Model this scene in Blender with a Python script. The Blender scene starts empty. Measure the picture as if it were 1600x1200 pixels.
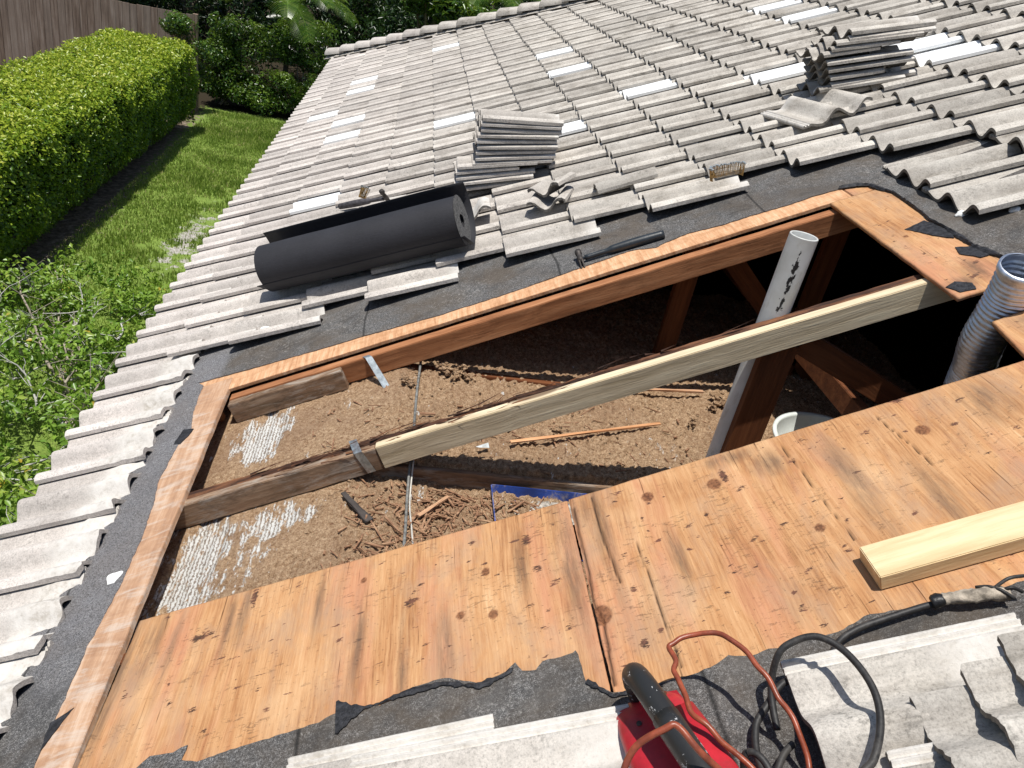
import bpy, bmesh, math, random
import numpy as np
from mathutils import Vector, Matrix, Euler, noise as mn
from mathutils.geometry import tessellate_polygon
random.seed(7); rng = np.random.default_rng(11)
S = bpy.context.scene
# ------------------------------------------------------------------ camera, light
camd = bpy.data.cameras.new("Camera"); camo = bpy.data.objects.new("Camera", camd)
S.collection.objects.link(camo); S.camera = camo
Cr, Cd, Cf = Vector((.97817, -.08721, .18864)), Vector((.12056, -.50121, -.85688)), Vector((.16927, .86092, -.47975))
M3 = Matrix((Cr, -Cd, -Cf)).transposed()
camo.matrix_world = Matrix.Translation((1.20411, -2.57306, 2.08430)) @ M3.to_4x4()
camd.sensor_width = 36; camd.lens = 36 * 1254 / 1600; camd.clip_end = 300; camd.clip_start = .02
S.render.resolution_x = 1024; S.render.resolution_y = 768
W_ = bpy.data.worlds.new("World"); S.world = W_; W_.use_nodes = True
sun_dir = Vector((-.09, -.13, .985)).normalized()
nt = W_.node_tree; sky = nt.nodes.new('ShaderNodeTexSky'); sky.sky_type = 'NISHITA'; sky.sun_disc = False
sky.sun_elevation = math.asin(sun_dir.z); sky.sun_rotation = math.atan2(sun_dir.x, sun_dir.y)
nt.links.new(sky.outputs[0], nt.nodes['Background'].inputs[0]); nt.nodes['Background'].inputs[1].default_value = .085
sl = bpy.data.lights.new("Sun", 'SUN'); sl.energy = 4.9; sl.angle = math.radians(.5); sl.color = (1, .965, .90)
so = bpy.data.objects.new("Sun", sl); S.collection.objects.link(so); so.rotation_euler = (-sun_dir).to_track_quat('-Z', 'Y').to_euler()
S.view_settings.view_transform = 'Standard'; S.view_settings.look = 'None'; S.view_settings.exposure = .12; S.view_settings.gamma = 1
# ------------------------------------------------------------------ frame
TH = .47865; E = .32866; TW = .305; GZ = -2.6
U = Vector((math.cos(TH), 0, math.sin(TH))); V = Vector((0, 1, 0)); N = Vector((-math.sin(TH), 0, math.cos(TH)))
RF = Matrix((U, V, N)).transposed().to_4x4()
def P(s, t, h=0): return U * s + V * t + N * h
def link(o): S.collection.objects.link(o); return o
def setp(o, parent):
    if parent is not None:
        o.parent = parent; o.matrix_parent_inverse = Matrix.Translation(-Vector(parent['org']))
def mesh(name, vs, fs, mats, smooth=False, attrs=None, midx=None):
    me = bpy.data.meshes.new(name)
    vs = np.asarray(vs, dtype=np.float32)
    if isinstance(fs, np.ndarray) and fs.ndim == 2:
        k = fs.shape[1]; me.vertices.add(len(vs)); me.vertices.foreach_set('co', vs.ravel())
        me.loops.add(fs.size); me.loops.foreach_set('vertex_index', fs.ravel().astype(np.int32))
        me.polygons.add(len(fs)); me.polygons.foreach_set('loop_start', np.arange(0, fs.size, k, dtype=np.int32))
        me.update(calc_edges=True)
    else:
        me.from_pydata([tuple(v) for v in vs.tolist()], [], [tuple(f) for f in fs]); me.update()
    if not isinstance(mats, (list, tuple)): mats = [mats]
    for m in mats: me.materials.append(m)
    if smooth: me.polygons.foreach_set('use_smooth', [True] * len(me.polygons))
    if midx is not None: me.polygons.foreach_set('material_index', np.asarray(midx, dtype=np.int32))
    for k, a in (attrs or {}).items():
        at = me.attributes.new(k, 'FLOAT', 'POINT'); at.data.foreach_set('value', np.asarray(a, dtype=np.float32))
    return me
def obj(name, me, parent=None, mat4=None):
    o = link(bpy.data.objects.new(name, me)); setp(o, parent)
    if mat4 is not None: o.matrix_basis = mat4
    return o
def tag(o, label=None, cat=None, group=None, kind=None):
    if label: o['label'] = label
    if cat: o['category'] = cat
    if group: o['group'] = group
    if kind: o['kind'] = kind
    return o
def empty(name, loc, label, cat, group=None):
    o = link(bpy.data.objects.new(name, None)); o.location = loc; o['org'] = tuple(loc); o.empty_display_size = .1
    return tag(o, label, cat, group)
# ------------------------------------------------------------------ node helpers
class NT:
    def __init__(s, name):
        s.m = bpy.data.materials.new(name); s.m.use_nodes = True; s.t = s.m.node_tree
        s.b = s.t.nodes['Principled BSDF']; s.out = s.t.nodes['Material Output']
    def n(s, k, **kw):
        x = s.t.nodes.new(k)
        for a, b in kw.items(): setattr(x, a, b)
        return x
    def l(s, a, b): s.t.links.new(a, b)
    def inp(s, sock, v):
        if hasattr(v, 'is_output') or isinstance(v, bpy.types.NodeSocket): s.l(v, sock)
        else:
            if isinstance(v, (tuple, list)) and len(v) == 3 and sock.type == 'RGBA': v = (*v, 1)
            sock.default_value = v
    def math(s, op, a, b=0, c=None, clamp=False):
        x = s.n('ShaderNodeMath', operation=op); x.use_clamp = clamp; s.inp(x.inputs[0], a); s.inp(x.inputs[1], b)
        if c is not None: s.inp(x.inputs[2], c)
        return x.outputs[0]
    def vmath(s, op, a, b):
        x = s.n('ShaderNodeVectorMath', operation=op); s.inp(x.inputs[0], a); s.inp(x.inputs[1], b); return x.outputs[0]
    def coord(s, kind='Object', scale=None, off=None):
        tc = s.n('ShaderNodeTexCoord'); c = tc.outputs[kind]
        if off is not None: c = s.vmath('ADD', c, off)
        if scale is not None: c = s.vmath('MULTIPLY', c, scale)
        return c
    def noise(s, c, scale=5, detail=6, rough=.6, dist=0):
        x = s.n('ShaderNodeTexNoise'); s.l(c, x.inputs['Vector']); x.inputs['Scale'].default_value = scale
        x.inputs['Detail'].default_value = detail; x.inputs['Roughness'].default_value = rough; x.inputs['Distortion'].default_value = dist
        return x.outputs[0]
    def voro(s, c, scale=5, feature='F1', out='Distance', rnd=1):
        x = s.n('ShaderNodeTexVoronoi', feature=feature); s.l(c, x.inputs['Vector']); x.inputs['Scale'].default_value = scale
        x.inputs['Randomness'].default_value = rnd
        return x.outputs[out]
    def ramp(s, f, stops):
        x = s.n('ShaderNodeValToRGB'); s.l(f, x.inputs[0]); e = x.color_ramp.elements
        while len(e) > 1: e.remove(e[-1])
        for i, (p, c) in enumerate(stops):
            el = e[0] if i == 0 else e.new(p)
            el.position = p; el.color = (*c, 1) if not isinstance(c, (int, float)) else (c, c, c, 1)
        return x.outputs[0]
    def mix(s, f, a, b, mode='MIX'):
        x = s.n('ShaderNodeMix', data_type='RGBA', blend_type=mode); s.inp(x.inputs[0], f); s.inp(x.inputs[6], a); s.inp(x.inputs[7], b)
        return x.outputs[2]
    def attr(s, name):
        x = s.n('ShaderNodeAttribute'); x.attribute_name = name; return x.outputs['Fac']
    def sep(s, c):
        x = s.n('ShaderNodeSeparateXYZ'); s.l(c, x.inputs[0]); return x.outputs
    def pos(s): return s.n('ShaderNodeNewGeometry').outputs['Position']
    def rand(s): return s.n('ShaderNodeObjectInfo').outputs['Random']
    def bump(s, h, strength=.3, dist=.01, prev=None):
        x = s.n('ShaderNodeBump'); s.inp(x.inputs['Height'], h); x.inputs['Strength'].default_value = strength; x.inputs['Distance'].default_value = dist
        if prev is not None: s.l(prev, x.inputs['Normal'])
        return x.outputs[0]
    def fin(s, col=None, rough=.8, bump=None, spec=.3, metal=0):
        if col is not None: s.inp(s.b.inputs['Base Color'], col)
        s.inp(s.b.inputs['Roughness'], rough); s.inp(s.b.inputs['Specular IOR Level'], spec); s.inp(s.b.inputs['Metallic'], metal)
        if bump is not None: s.l(bump, s.b.inputs['Normal'])
        return s.m
def combine(n, a, b, c):
    x = n.n('ShaderNodeCombineXYZ'); n.inp(x.inputs[0], a); n.inp(x.inputs[1], b); n.inp(x.inputs[2], c); return x.outputs[0]
# ------------------------------------------------------------------ materials
def m_tile(white=False):
    n = NT('white_tile' if white else 'concrete_tile')
    tc = n.coord('Object'); tint = n.attr('tint'); r = n.math('ADD', n.rand(), tint)
    c = n.vmath('ADD', tc, combine(n, n.math('MULTIPLY', r, 37), n.math('MULTIPLY', r, 91), r))
    speck = n.noise(c, 170, 4, .75); fine = n.noise(c, 45, 5, .7)
    clean = n.attr('clean')
    if white:
        col = n.mix(n.ramp(speck, [(.35, 1), (.42, 0)]), (.82, .83, .83), (.55, .55, .54)); col = n.mix(n.ramp(n.noise(n.vmath('MULTIPLY', c, (4, 26, 10)), 1, 6, .7), [(.5, 0), (.72, .5)]), col, (.60, .58, .55))
        return n.fin(col, .7, n.bump(fine, .25, .004))
    big = n.noise(c, 5, 6, .65, .4)
    st = n.noise(n.vmath('MULTIPLY', c, (4, 26, 10)), 1, 6, .65, .6)
    base = n.ramp(n.math('ADD', n.math('MULTIPLY', big, .5), n.math('MULTIPLY', st, .5)),
                  [(.34, (.22, .20, .175)), (.42, (.42, .385, .35)), (.51, (.57, .53, .49)), (.64, (.69, .65, .605))])
    # older grey growth up-slope, paler pinkish near the eave
    x = n.sep(n.pos())
    e = n.math('MULTIPLY', x[0], .42, clamp=True)
    e2 = n.math('ADD', e, n.math('MULTIPLY', n.math('SUBTRACT', n.noise(n.pos(), .9, 4, .6), .5), 1.0), clamp=True)
    pale = n.mix(.60, base, (.66, .60, .57))
    grey = n.mix(1, base, (.90, .90, .88), 'MULTIPLY')
    base = n.mix(e2, pale, grey)
    bri = n.math('ADD', n.math('MULTIPLY', n.math('FRACT', n.math('MULTIPLY', r, 7.31)), .30), .84)
    base = n.mix(1, base, combine(n, bri, bri, n.math('MULTIPLY', bri, .99)), 'MULTIPLY')
    spk = n.ramp(speck, [(.30, .52), (.45, .88), (.55, 1.0), (.72, 1.12)])
    base = n.mix(1, base, spk, 'MULTIPLY')
    # dark lichen in patches
    li = n.math('MULTIPLY', n.ramp(n.noise(c, 60, 6, .8), [(.50, 0), (.62, 1)]), n.ramp(n.noise(c, 7, 3, .6), [(.45, 0), (.62, 1)]))
    base = n.mix(n.math('MULTIPLY', li, .55), base, (.10, .095, .085))
    fk = n.math('MULTIPLY', n.attr('flank'), n.ramp(n.math('ADD', n.math('MULTIPLY', st, .5), n.math('MULTIPLY', fine, .5)), [(.36, .12), (.60, 1)]))  # roll flanks darkened: streaky staining plus painted shade of the near faces
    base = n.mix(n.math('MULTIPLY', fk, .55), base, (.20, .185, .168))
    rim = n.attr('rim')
    base = n.mix(n.math('MULTIPLY', rim, .92), base, n.ramp(fine, [(.4, (.055, .05, .045)), (.65, (.14, .125, .105))]))  # tail faces and undersides darkened, their shade painted into the colour
    wh = n.ramp(n.math('ADD', n.math('MULTIPLY', fine, .35), n.math('MULTIPLY', big, .4)), [(.26, (.36, .325, .28)), (.36, (.56, .53, .49)), (.5, (.68, .655, .62))])
    cl = n.math('SUBTRACT', n.math('MULTIPLY', clean, 1.25), n.math('MULTIPLY', n.noise(c, 22, 5, .7), .25), clamp=True)
    base = n.mix(cl, base, wh)
    b = n.bump(speck, .55, .003); b = n.bump(fine, .4, .006, b)
    return n.fin(base, .93, b, .15)
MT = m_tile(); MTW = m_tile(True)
def m_felt(roll=False):
    n = NT('roll_felt' if roll else 'roof_felt')
    c = n.coord('Object')
    if roll:
        f = n.noise(n.vmath('MULTIPLY', c, (1, 6, 6)), 30, 5, .7); g = n.noise(c, 3, 4, .6)
        col = n.ramp(n.math('ADD', n.math('MULTIPLY', f, .5), n.math('MULTIPLY', g, .5)), [(.35, (.018, .018, .021)), (.65, (.034, .034, .040))])
        col = n.mix(n.ramp(n.voro(c, 26), [(.03, 1), (.045, 0)]), col, (.07, .07, .08))
        return n.fin(col, .66, n.bump(f, .25, .002), .30)
    g = n.noise(c, 420, 3, .8); g2 = n.noise(c, 150, 4, .75); m = n.noise(c, 4.5, 6, .65, .3); l = n.noise(c, 1.3, 4, .6)
    col = n.ramp(n.math('ADD', n.math('MULTIPLY', g, .6), n.math('MULTIPLY', g2, .4)), [(.37, (.018, .018, .019)), (.46, (.058, .057, .057)), (.54, (.14, .136, .134)), (.62, (.46, .45, .44))])
    col = n.mix(n.ramp(m, [(.40, 0), (.62, .72)]), col, (.100, .078, .058))
    col = n.mix(n.ramp(n.noise(c, 8, 6, .7, .8), [(.50, 0), (.70, .6)]), col, (.032, .031, .031))
    col = n.mix(n.ramp(n.noise(c, 3.3, 5, .7), [(.52, 0), (.72, .45)]), col, (.19, .185, .18))
    col = n.mix(n.ramp(l, [(.55, 0), (.68, .35)]), col, (.060, .063, .070))
    # chalky scuffs
    sc = n.math('MULTIPLY', n.ramp(n.noise(n.vmath('MULTIPLY', c, (1.4, 1, 1)), 60, 6, .85, .3), [(.54, 0), (.64, 1)]), n.ramp(n.noise(c, 4.1, 5, .65), [(.50, 0), (.62, 1)]))
    col = n.mix(n.math('MULTIPLY', sc, .7), col, (.42, .40, .37))
    cap = n.math('MULTIPLY', n.math('MULTIPLY', n.math('SUBTRACT', .60, n.sep(c)[0]), 30, clamp=True), n.math('MULTIPLY', n.math('ADD', n.sep(c)[1], n.math('ADD', .95, n.math('MULTIPLY', n.noise(c, 4, 5, .7), .5))), 3, clamp=True))  # left strip lightened in colour, painted grazing glare of the granules
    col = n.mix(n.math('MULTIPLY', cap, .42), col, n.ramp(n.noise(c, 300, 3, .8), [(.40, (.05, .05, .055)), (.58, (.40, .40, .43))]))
    # lap seams every half metre up the slope
    x = n.sep(c)
    sm = n.math('ABSOLUTE', n.math('SUBTRACT', n.math('FRACT', n.math('MULTIPLY', n.math('ADD', x[0], n.math('MULTIPLY', n.noise(c, 2, 2, .5), .06)), 1.15)), .47))
    col = n.mix(n.ramp(sm, [(.0, .8), (.0028, .8), (.006, 0)]), col, (.008, .008, .008))
    b = n.bump(g, .8, .003); b = n.bump(g2, .5, .004, b); b = n.bump(n.noise(c, 7, 3, .5), .5, .02, b)
    return n.fin(col, .82, b, .35)
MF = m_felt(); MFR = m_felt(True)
def m_torn():
    n = NT('torn_felt_back'); c = n.coord('Object')
    f = n.noise(c, 60, 6, .7)
    return n.fin(n.ramp(f, [(.4, (.010, .010, .012)), (.62, (.035, .036, .042))]), .55, n.bump(f, .6, .01), .35)
MTORN = m_torn()
def m_wood(name, c0, c1, c2, grain=(2, 38, 38), knots=.0, spec=.25, dirt=.0, dirtcol=(.05, .035, .025), bands=.5, patches=None):
    n = NT(name); r = n.rand(); c = n.coord('Object'); c = n.vmath('ADD', c, combine(n, n.math('MULTIPLY', r, 13), n.math('MULTIPLY', r, 29), n.math('MULTIPLY', r, 17)))
    warp = n.noise(c, 2.2, 3, .5); cw = n.vmath('ADD', c, combine(n, 0, n.math('MULTIPLY', warp, .05), n.math('MULTIPLY', warp, .04)))
    g = n.noise(n.vmath('MULTIPLY', cw, grain), 1, 6, .6); gf = n.noise(n.vmath('MULTIPLY', cw, tuple(v * 5 for v in grain)), 1, 4, .7)
    f = n.math('ADD', n.math('MULTIPLY', g, bands + .2), n.math('MULTIPLY', gf, .8 - bands))
    col = n.ramp(f, [(.34, c0), (.5, c1), (.66, c2)])
    if knots:
        v = n.voro(n.vmath('MULTIPLY', c, (1.6, 9, 9)), 1, rnd=.95)
        col = n.mix(n.ramp(v, [(.10, knots), (.17, 0)]), col, (.10, .045, .02))
    if dirt:
        d = n.math('MULTIPLY', n.ramp(n.noise(n.vmath('MULTIPLY', c, (3, 9, 9)), 2, 7, .75, .8), [(.47, 0), (.62, 1)]), dirt)
        col = n.mix(d, col, dirtcol)
    if patches:
        d = n.ramp(n.noise(n.vmath('MULTIPLY', c, (3, 12, 12)), 1.6, 7, .75, .5), [(.50, 0), (.62, patches[0])])
        col = n.mix(d, col, patches[1])
    b = n.bump(gf, .45, .003); b = n.bump(g, .35, .006, b)
    return n.fin(col, .75, b, spec)
MW_new = m_wood('new_pine', (.52, .38, .20), (.66, .50, .29), (.78, .64, .41), (1.6, 26, 26), 0)
MW_sis = m_wood('treated_pine', (.42, .33, .205), (.62, .51, .345), (.80, .70, .50), (1.6, 34, 34), .8)
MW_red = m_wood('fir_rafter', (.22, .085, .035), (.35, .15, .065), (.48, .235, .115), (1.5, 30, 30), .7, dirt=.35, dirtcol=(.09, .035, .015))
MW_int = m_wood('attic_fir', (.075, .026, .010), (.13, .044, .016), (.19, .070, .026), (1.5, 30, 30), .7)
MW_old = m_wood('stained_rafter', (.13, .085, .05), (.25, .155, .095), (.36, .25, .165), (2, 34, 34), .8, dirt=.6, dirtcol=(.06, .04, .028), patches=(.65, (.40, .36, .31)))
MW_rot = m_wood('rotted_wood', (.018, .010, .007), (.085, .036, .02), (.25, .11, .05), (2.5, 46, 46), 0, dirt=.75, dirtcol=(.02, .013, .01), bands=.7)
MW_board = m_wood('board_wood', (.33, .19, .115), (.47, .285, .175), (.60, .44, .32), (26, 2.4, 26), 0, dirt=.35, dirtcol=(.24, .12, .065), patches=(.5, (.56, .50, .44)))
MW_strip = m_wood('strip_ply', (.42, .21, .105), (.60, .345, .19), (.74, .50, .32), (60, 6, 30), 0, dirt=.4, dirtcol=(.33, .14, .05))
def m_ply(name, red=0.):
    n = NT(name); c = n.coord('Object')
    w = n.noise(c, 1.6, 3, .5); cw = n.vmath('ADD', c, combine(n, n.math('MULTIPLY', w, .06), 0, 0))
    g = n.noise(n.vmath('MULTIPLY', cw, (34, 2.6, 5)), 1, 6, .62); gf = n.noise(n.vmath('MULTIPLY', cw, (190, 9, 30)), 1, 4, .7)
    big = n.noise(c, 3.2, 5, .6, .5)
    f = n.math('ADD', n.math('ADD', n.math('MULTIPLY', g, .32), n.math('MULTIPLY', gf, .38)), n.math('MULTIPLY', big, .30))
    col = n.ramp(f, [(.34, (.21, .088, .036)), (.43, (.38, .185, .080)), (.50, (.48, .257, .118)), (.58, (.55, .315, .155)), (.68, (.64, .41, .225))])
    # fir growth bands
    bands = n.n('ShaderNodeTexWave', wave_type='BANDS', bands_direction='X'); n.l(n.vmath('ADD', cw, combine(n, n.math('MULTIPLY', n.noise(n.vmath('MULTIPLY', c, (2, .8, 1)), 2.4, 4, .6), .22), 0, 0)), bands.inputs[0])
    bands.inputs['Scale'].default_value = 5.5; bands.inputs['Distortion'].default_value = 2.2; bands.inputs['Detail'].default_value = 3; bands.inputs['Detail Scale'].default_value = 1.2
    col = n.mix(n.ramp(bands.outputs[1], [(.80, 0), (.98, .22)]), col, (.40, .17, .06))
    rp = n.ramp(n.noise(n.vmath('MULTIPLY', c, (5, .9, 1)), 1.3, 4, .6), [(.52, 0), (.66, .55)])
    col = n.mix(rp, col, (.50, .215, .13))
    pl = n.ramp(n.noise(n.vmath('MULTIPLY', c, (2, 1.2, 1)), 2.3, 5, .65), [(.55, 0), (.74, .35)])
    col = n.mix(pl, col, (.68, .48, .29))
    gy = n.ramp(n.noise(n.vmath('MULTIPLY', c, (3.5, 1.6, 1)), 2.1, 6, .7, .4), [(.49, 0), (.68, .62)])
    col = n.mix(gy, col, (.36, .235, .155))
    # hairline checks along the grain
    ck = n.ramp(n.noise(n.vmath('MULTIPLY', cw, (150, 3.0, 5)), 1, 3, .5, .2), [(.285, 1), (.33, 0)])
    ck = n.math('MULTIPLY', ck, n.ramp(n.noise(c, 4, 3, .6), [(.42, 0), (.58, 1)]))
    col = n.mix(n.math('MULTIPLY', ck, .85), col, (.10, .04, .015))
    # tar smears and scratches, mostly running up the slope
    mk = n.math('MULTIPLY', n.ramp(n.noise(n.vmath('MULTIPLY', c, (38, 120, 20)), 1, 5, .72, .5), [(.585, 0), (.625, 1)]), n.ramp(n.noise(c, 6.5, 5, .7), [(.50, 0), (.60, 1)]))
    mk2 = n.math('MULTIPLY', n.ramp(n.noise(c, 95, 5, .7), [(.63, 0), (.66, 1)]), n.ramp(n.noise(c, 5, 3, .6), [(.46, 0), (.56, 1)]))
    mk = n.math('MAXIMUM', mk, n.math('MULTIPLY', mk2, .8))
    col = n.mix(n.math('MULTIPLY', mk, .42), col, (.055, .035, .028))
    st = n.attr('stain')
    sn = n.math('ADD', st, n.math('MULTIPLY', n.math('SUBTRACT', n.noise(n.vmath('MULTIPLY', c, (60, 190, 60)), 1, 5, .75, .6), .5), 2.6))
    sn = n.math('MULTIPLY', n.ramp(sn, [(.60, 0), (.72, .92)]), n.ramp(st, [(.02, 0), (.2, 1)]))
    col = n.mix(sn, col, n.ramp(n.noise(c, 60, 4, .6), [(.4, (.035, .018, .014)), (.6, (.13, .052, .035))]))
    sm = n.attr('smoke')
    sm = n.math('MULTIPLY', sm, n.ramp(n.noise(n.vmath('MULTIPLY', c, (40, 5, 5)), 1, 5, .7), [(.36, .15), (.6, 1)]))
    col = n.mix(n.math('MULTIPLY', sm, .75), col, (.12, .075, .05))
    col = n.mix(n.math('MULTIPLY', n.attr('crack'), .93), col, (.02, .011, .007))
    kn = n.attr('knot')
    col = n.mix(n.math('MULTIPLY', kn, .9), col, n.ramp(n.noise(n.vmath('MULTIPLY', c, (1, 1, 1)), 130, 4, .6), [(.4, (.10, .038, .018)), (.62, (.24, .10, .045))]))
    b = n.bump(gf, .4, .003); b = n.bump(g, .35, .006, b); b = n.bump(n.math('MULTIPLY', n.math('MAXIMUM', ck, mk), -1), .5, .003, b)
    return n.fin(col, .72, b, .25)
MPLY = m_ply('weathered_plywood')
def m_insul():
    n = NT('blown_insulation'); c = n.coord('Object')
    f = n.noise(c, 70, 6, .8); g = n.noise(c, 260, 3, .8); l = n.noise(c, 5, 5, .6)
    col = n.ramp(n.math('ADD', n.math('MULTIPLY', f, .55), n.math('MULTIPLY', g, .45)), [(.36, (.11, .060, .030)), (.45, (.30, .185, .105)), (.53, (.48, .325, .20)), (.64, (.75, .57, .39))])
    col = n.mix(n.ramp(l, [(.46, 0), (.70, .5)]), col, (.25, .15, .095))
    bare = n.attr('bare')
    x = n.sep(c)
    rib = n.n('ShaderNodeTexWave', wave_type='BANDS', bands_direction='X'); n.l(c, rib.inputs[0]); rib.inputs['Scale'].default_value = 25; rib.inputs['Distortion'].default_value = 5.5; rib.inputs['Detail'].default_value = 4; rib.inputs['Detail Scale'].default_value = 4
    wcol = n.ramp(n.math('ADD', n.math('MULTIPLY', rib.outputs[1], .6), n.math('MULTIPLY', f, .4)), [(.24, (.25, .20, .16)), (.38, (.60, .56, .51)), (.6, (.78, .77, .74))])
    msk = n.math('ADD', bare, n.math('MULTIPLY', n.math('SUBTRACT', n.noise(n.vmath('MULTIPLY', c, (24, 8, 5)), 1.4, 7, .78), .5), 3.4))
    msk = n.ramp(msk, [(.50, 0), (.58, 1)])
    col = n.mix(msk, col, wcol)
    b = n.bump(f, .9, .012); b = n.bump(g, .7, .006, b)
    return n.fin(col, .95, b, .1)
MINS = m_insul()
def m_plain(name, col, rough=.6, spec=.4, metal=0, var=.25, scale=20, bstr=.2, dirt=None):
    n = NT(name); c = n.coord('Object'); f = n.noise(c, scale, 6, .65)
    d = tuple(v * (1 - var) for v in col); l = tuple(min(1, v * (1 + var)) for v in col)
    cc = n.ramp(f, [(.38, d), (.62, l)])
    if dirt: cc = n.mix(n.ramp(n.noise(c, dirt[1], 6, .75, .6), [(.50, 0), (.62, dirt[2])]), cc, dirt[0])
    return n.fin(cc, rough, n.bump(f, bstr, .004), spec, metal)
def m_leaf(name, stops, gloss=.45, trans=.35, tcol=(.30, .42, .05)):
    n = NT(name); r = n.attr('v')
    col = n.ramp(r, stops)
    n.inp(n.b.inputs['Base Color'], col); n.b.inputs['Roughness'].default_value = gloss; n.b.inputs['Specular IOR Level'].default_value = .5
    tr = n.n('ShaderNodeBsdfTranslucent'); n.l(n.mix(.6, col, tcol), tr.inputs[0])
    mx = n.n('ShaderNodeMixShader'); mx.inputs[0].default_value = trans; n.l(n.b.outputs[0], mx.inputs[1]); n.l(tr.outputs[0], mx.inputs[2]); n.l(mx.outputs[0], n.out.inputs[0])
    return n.m
M_twig = m_plain('twig_bark', (.30, .26, .21), .9, .1, var=.4, scale=30)
M_darktwig = m_plain('dark_bark', (.10, .085, .06), .9, .1, var=.4)
# ------------------------------------------------------------------ geometry helpers
def rbox(name, s0, s1, t0, t1, h0, h1, mat, parent, frame='roof', seg=0, jit=0., bev=.0025, rot=None, seed=0):
    bm = bmesh.new(); nx = max(1, int((s1 - s0) / seg)) if seg else 1; ny = max(1, int((t1 - t0) / seg)) if seg else 1
    res = bmesh.ops.create_cube(bm, size=1)
    for v in bm.verts: v.co = Vector((v.co.x * (s1 - s0), v.co.y * (t1 - t0), v.co.z * (h1 - h0)))
    if seg:
        long_edges = [e for e in bm.edges if abs((e.verts[0].co - e.verts[1].co).x) > .5 * (s1 - s0)]
        if nx > 1: bmesh.ops.subdivide_edges(bm, edges=long_edges, cuts=nx - 1, use_grid_fill=True)
        le = [e for e in bm.edges if abs((e.verts[0].co - e.verts[1].co).y) > .6 * (t1 - t0)]
        if ny > 1: bmesh.ops.subdivide_edges(bm, edges=le, cuts=ny - 1, use_grid_fill=True)
    c = Vector(((s0 + s1) / 2, (t0 + t1) / 2, (h0 + h1) / 2))
    if jit:
        for v in bm.verts:
            p = v.co * 9 + Vector((seed * 3.1, seed, 0)); q = v.co * 45 + Vector((seed, 0, seed))
            d = mn.noise_vector(p) * jit + mn.noise_vector(q) * jit * .5; v.co += d
    if bev:
        sh = [e for e in bm.edges if len(e.link_faces) == 2 and e.calc_face_angle(0) > .8]
        bmesh.ops.bevel(bm, geom=sh, offset=bev, segments=2, affect='EDGES', clamp_overlap=True)
    me = bpy.data.meshes.new(name); bm.to_mesh(me); bm.free(); me.materials.append(mat)
    base = RF if frame == 'roof' else Matrix.Identity(4)
    m = base @ Matrix.Translation(c)
    if rot is not None: m = m @ rot
    return obj(name, me, parent, m)
def tube_mesh(name, pts, rad, mat, seg=10, caps=True, smooth=True, wob=0, taper=None):
    pts = [Vector(p) for p in pts]; vs = []; fs = []; up = Vector((0, 0, 1))
    for i, p in enumerate(pts):
        d = (pts[min(i + 1, len(pts) - 1)] - pts[max(i - 1, 0)]).normalized()
        a = d.cross(up if abs(d.z) < .95 else Vector((1, 0, 0))).normalized()
        if i and a.dot(pa) < 0 and abs(d.z) > .9: a = -a
        pa = a; b = d.cross(a); r = rad[i] if isinstance(rad, (list, tuple)) else rad
        for k in range(seg):
            an = 2 * math.pi * k / seg; rr = r * (1 + (wob * mn.noise(p * 30 + Vector((k, 0, 0))) if wob else 0)); vs.append(p + a * (rr * math.cos(an)) + b * (rr * math.sin(an)))
    for i in range(len(pts) - 1):
        for k in range(seg):
            k2 = (k + 1) % seg; fs.append((i * seg + k, i * seg + k2, (i + 1) * seg + k2, (i + 1) * seg + k))
    if caps: fs.append(tuple(range(seg))[::-1]); fs.append(tuple((len(pts) - 1) * seg + k for k in range(seg)))
    return mesh(name, [tuple(v) for v in vs], fs, mat, smooth)
def smooth_path(pts, n=8):
    pts = [Vector(p) for p in pts]; out = []
    for i in range(len(pts) - 1):
        p0 = pts[max(i - 1, 0)]; p1 = pts[i]; p2 = pts[i + 1]; p3 = pts[min(i + 2, len(pts) - 1)]
        for k in range(n):
            t = k / n; out.append(.5 * ((2 * p1) + (p2 - p0) * t + (2 * p0 - 5 * p1 + 4 * p2 - p3) * t * t + (3 * p1 - p0 - 3 * p2 + p3) * t ** 3))
    out.append(pts[-1]); return out
def vnoise(x, y, z=0., sc=1.): return mn.noise(Vector((x * sc, y * sc, z)))
# ------------------------------------------------------------------ house
HB = (3.0, 4.0, GZ)
house = empty('house', HB, 'pale concrete tile roofed house with a rectangular hole opened through its roof into the attic', 'house')
FT = -.0715; PT = -.075; PB = -.090; RB = -.179
felt_top = [(0.482, 0.552), (0.695, 0.534), (0.967, 0.516), (1.276, 0.506), (1.578, 0.482), (1.671, 0.487), (1.836, 0.487), (1.959, 0.494), (2.165, 0.515), (2.254, 0.521), (2.381, 0.534), (2.449, 0.529), (2.518, 0.486), (2.559, 0.504), (2.664, 0.53), (2.804, 0.51), (2.919, 0.512), (3.103, 0.505), (3.199, 0.512), (3.293, 0.503), (3.356, 0.481), (3.391, 0.445), (3.397, 0.378), (3.416, 0.316), (3.411, 0.2), (3.401, 0.077), (3.391, 0.016), (3.399, -0.072), (3.399, -0.168), (3.395, -0.255), (3.407, -0.298), (3.413, -0.354), (3.43, -.52), (3.45, -.8), (3.45, -1.2), (3.45, -1.50)]
felt_left = [(0.516, 0.507), (0.522, 0.374), (0.533, 0.279), (0.561, 0.146), (0.534, 0.062), (0.521, -0.166), (0.549, -0.313), (0.565, -0.493), (0.568, -0.728), (0.553, -0.935), (0.559, -1.137), (0.559, -1.213), (0.563, -1.305), (.565, -1.56), (.80, -1.56)]
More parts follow.
